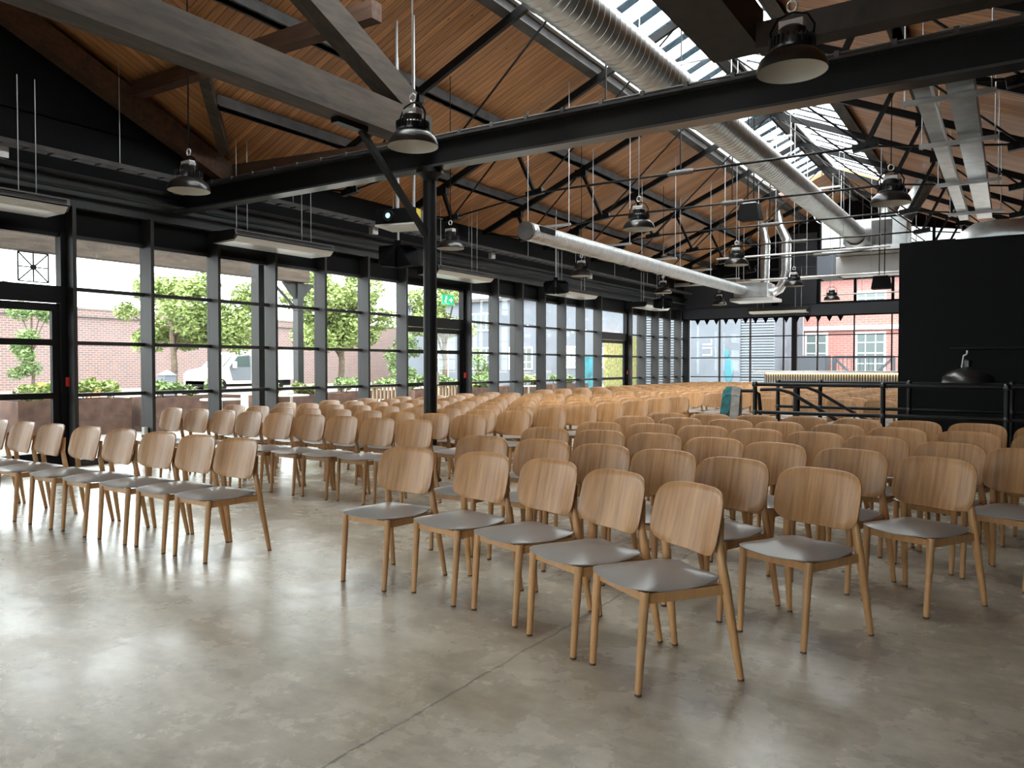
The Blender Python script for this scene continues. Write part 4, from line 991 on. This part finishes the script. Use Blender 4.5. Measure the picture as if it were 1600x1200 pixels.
# dark clad block with windows beyond the trees
def block(name, label, x0, x1, y0, y1, h, m_, wins=(), roof=None):
    t = thing(name, label, 'building', ((x0 + x1) / 2, (y0 + y1) / 2, -.03))
    MB(t.location).box(x0, x1, y0, y1, -.03, h).build('wall', M[m_], t)
    if roof: MB(t.location).box(x0 - .3, x1 + .3, y0 - .3, y1 + .3, h, h + .25).build('roof', M[roof], t)
    for (a, b_, z0, z1, face) in wins:
        f = MB(t.location); gl = MB(t.location)
        if face == 'E':
            f.box(x1, x1 + .06, a, b_, z0, z1); gl.box(x1 + .06, x1 + .07, a + .1, b_ - .1, z0 + .1, z1 - .1)
            n_ = max(2, int((b_ - a) / .5))
            for k in range(1, n_): f.box(x1 + .06, x1 + .085, a + (b_ - a) * k / n_ - .025, a + (b_ - a) * k / n_ + .025, z0, z1)
            for k in (1, 2): f.box(x1 + .06, x1 + .085, a, b_, z0 + (z1 - z0) * k / 3 - .025, z0 + (z1 - z0) * k / 3 + .025)
        else:
            f.box(a, b_, y0 - .06, y0, z0, z1); gl.box(a + .1, b_ - .1, y0 - .07, y0 - .06, z0 + .1, z1 - .1)
            n_ = max(2, int((b_ - a) / .42))
            for k in range(1, n_): f.box(a + (b_ - a) * k / n_ - .025, a + (b_ - a) * k / n_ + .025, y0 - .085, y0 - .06, z0, z1)
            m2 = max(2, int((z1 - z0) / .5))
            for k in range(1, m2): f.box(a, b_, y0 - .085, y0 - .06, z0 + (z1 - z0) * k / m2 - .025, z0 + (z1 - z0) * k / m2 + .025)
        w_ = f.build('window', M['white'], t); gl.build('pane', mat_pane, w_)
    return t
mat_pane = mat('pale_pane', (.10, .125, .13), .2)
block('clad_building', 'blue grey clad house with white windows right of the brick wall', -40, -27, 46.5, 62, 6.0, 'slate', [(-37.4, -35.6, .2, 2.6, 'S'), (-33.5, -31.2, 1.1, 2.7, 'S'), (-30.2, -28.2, 1.1, 2.7, 'S'), (-33.5, -31.2, 3.9, 5.2, 'S'), (48, 51, 1.2, 2.8, 'E'), (54, 57, 1.2, 2.8, 'E')], 'purlin')
block('clad_building', 'pink and grey house past the clad house', -36, -26, 63.5, 76, 5.6, 'brick2', [(65, 68, 1.2, 2.8, 'E'), (70, 73, 1.2, 2.8, 'E')], 'slate')
o = tag(MB((-17, 37, 0)).box(-17.2, -17.0, 35.2, 39.4, -.03, 2.9).build('hoarding', mat('yellow_leaf_board', (.18, .18, .06), .7, noise=(7.0, .45, 1.5)), None, None, (-17, 37, 0)), 'yellow green leaf patterned hoarding outside the far doors', 'hoarding')
o = tag(MB((-17, 33.5, 0)).box(-17.2, -17.0, 32.8, 34.4, -.03, 1.9).build('banner', mat('teal_banner', (.03, .17, .21), .6, noise=(1.5, .5, 1.5)), None, None, (-17, 33.5, 0)), 'bright teal banner seen between the mullions before the far doors', 'banner')
# beyond the end wall
t = block('slatted_shed', 'grey slatted shed with white lettering outside the end windows', -17.5, -10.1, 40, 46.5, 5.0, 'slate')
s = MB(t.location); z = .1
while z < 5: s.box(-17.5, -10.05, 39.95, 40.0, z, z + .06); z += .14
q = s.build('slat', mat('slat_grey', (.17, .19, .215), .6), t); q['kind'] = 'stuff'
MB(t.location).box(-14.6, -11.75, 39.90, 39.95, .1, 4.9).build('sign_board', M['slate'], t)
o = text('shed_lettering', 'LIL', .75, 'white', (-13.45, 39.88, 2.30), (R(90), R(-90), 0), None, None); o.parent = t; o.location = Vector((-13.45, 39.88, 2.30)) - Vector(t.location); o.name = 'shed_lettering'
MB(t.location).sphere((-12.35, 39.87, 1.15), .3, .8, .12, 2.2).sphere((-12.45, 39.87, 2.0), .18, .8, .12, 1.2).build('teal_figure', mat('teal_figure', (.03, .14, .18), .6), t)
block('brick_building', 'red brick works building with tall white gridded windows', -10.2, 8, 47, 58, 6.4, 'brick2', [(-10.1, -8.85, .9, 3.25, 'S'), (-7.4, -5.85, .9, 3.25, 'S'), (-4.4, -2.9, .9, 3.25, 'S'), (-7.4, -5.85, 4.75, 5.5, 'S')], None)
bt = MB((-3, 50, 6.4)).poly([(-10.6, 46.6, 6.4), (-10.6, 58.4, 6.4), (-10.6, 52, 10.2)], (19, 0, 0)).build('slate_roof', M['tint'], None, None, (-3, 50, 6.4)); tag(bt, 'dark slate roof of the red brick works building', 'roof')
MBx = MB((-3, 46.9, 4.5)).box(-10.2, 8, 46.85, 46.99, 3.38, 3.62); 
tag(MBx.build('stone_band', M['white'], None, None, (-3, 46.9, 4.5)), 'pale stone band across the red brick works building', 'stone band')
t = thing('yard_gate', 'grey braced yard gate in front of the red brick building', 'gate', (-4, 42, 0))
for a in (-7.6, -4.6, -1.6):
    g = MB(t.location)
    g.bar((a, 42, .2), (a, 42, 1.85), .18, .18, (0, 1, 0)).bar((a + 2.7, 42, .2), (a + 2.7, 42, 1.85), .18, .18, (0, 1, 0)).bar((a, 42, 1.8), (a + 2.7, 42, 1.8), .12, .14).bar((a, 42, .35), (a + 2.7, 42, .35), .12, .14).bar((a, 42, 1.75), (a + 1.35, 42, .4), .1, .12).bar((a + 2.7, 42, 1.75), (a + 1.35, 42, .4), .1, .12)
    for k in range(12): g.bar((a + .2 + .2 * k, 42.02, .3), (a + .2 + .2 * k, 42.02, 1.8), .03, .03, (0, 1, 0))
    g.build('gate_leaf', M['gate'], t)
o = MB((-9, 41, 0)).box(-9.3, -7.9, 41.2, 42.8, -.03, 1.9, .03).build('service_cabinet', M['gate'], None, None, (-9, 41, 0)); tag(o, 'dark grey cabinet beside the braced yard gate', 'cabinet')
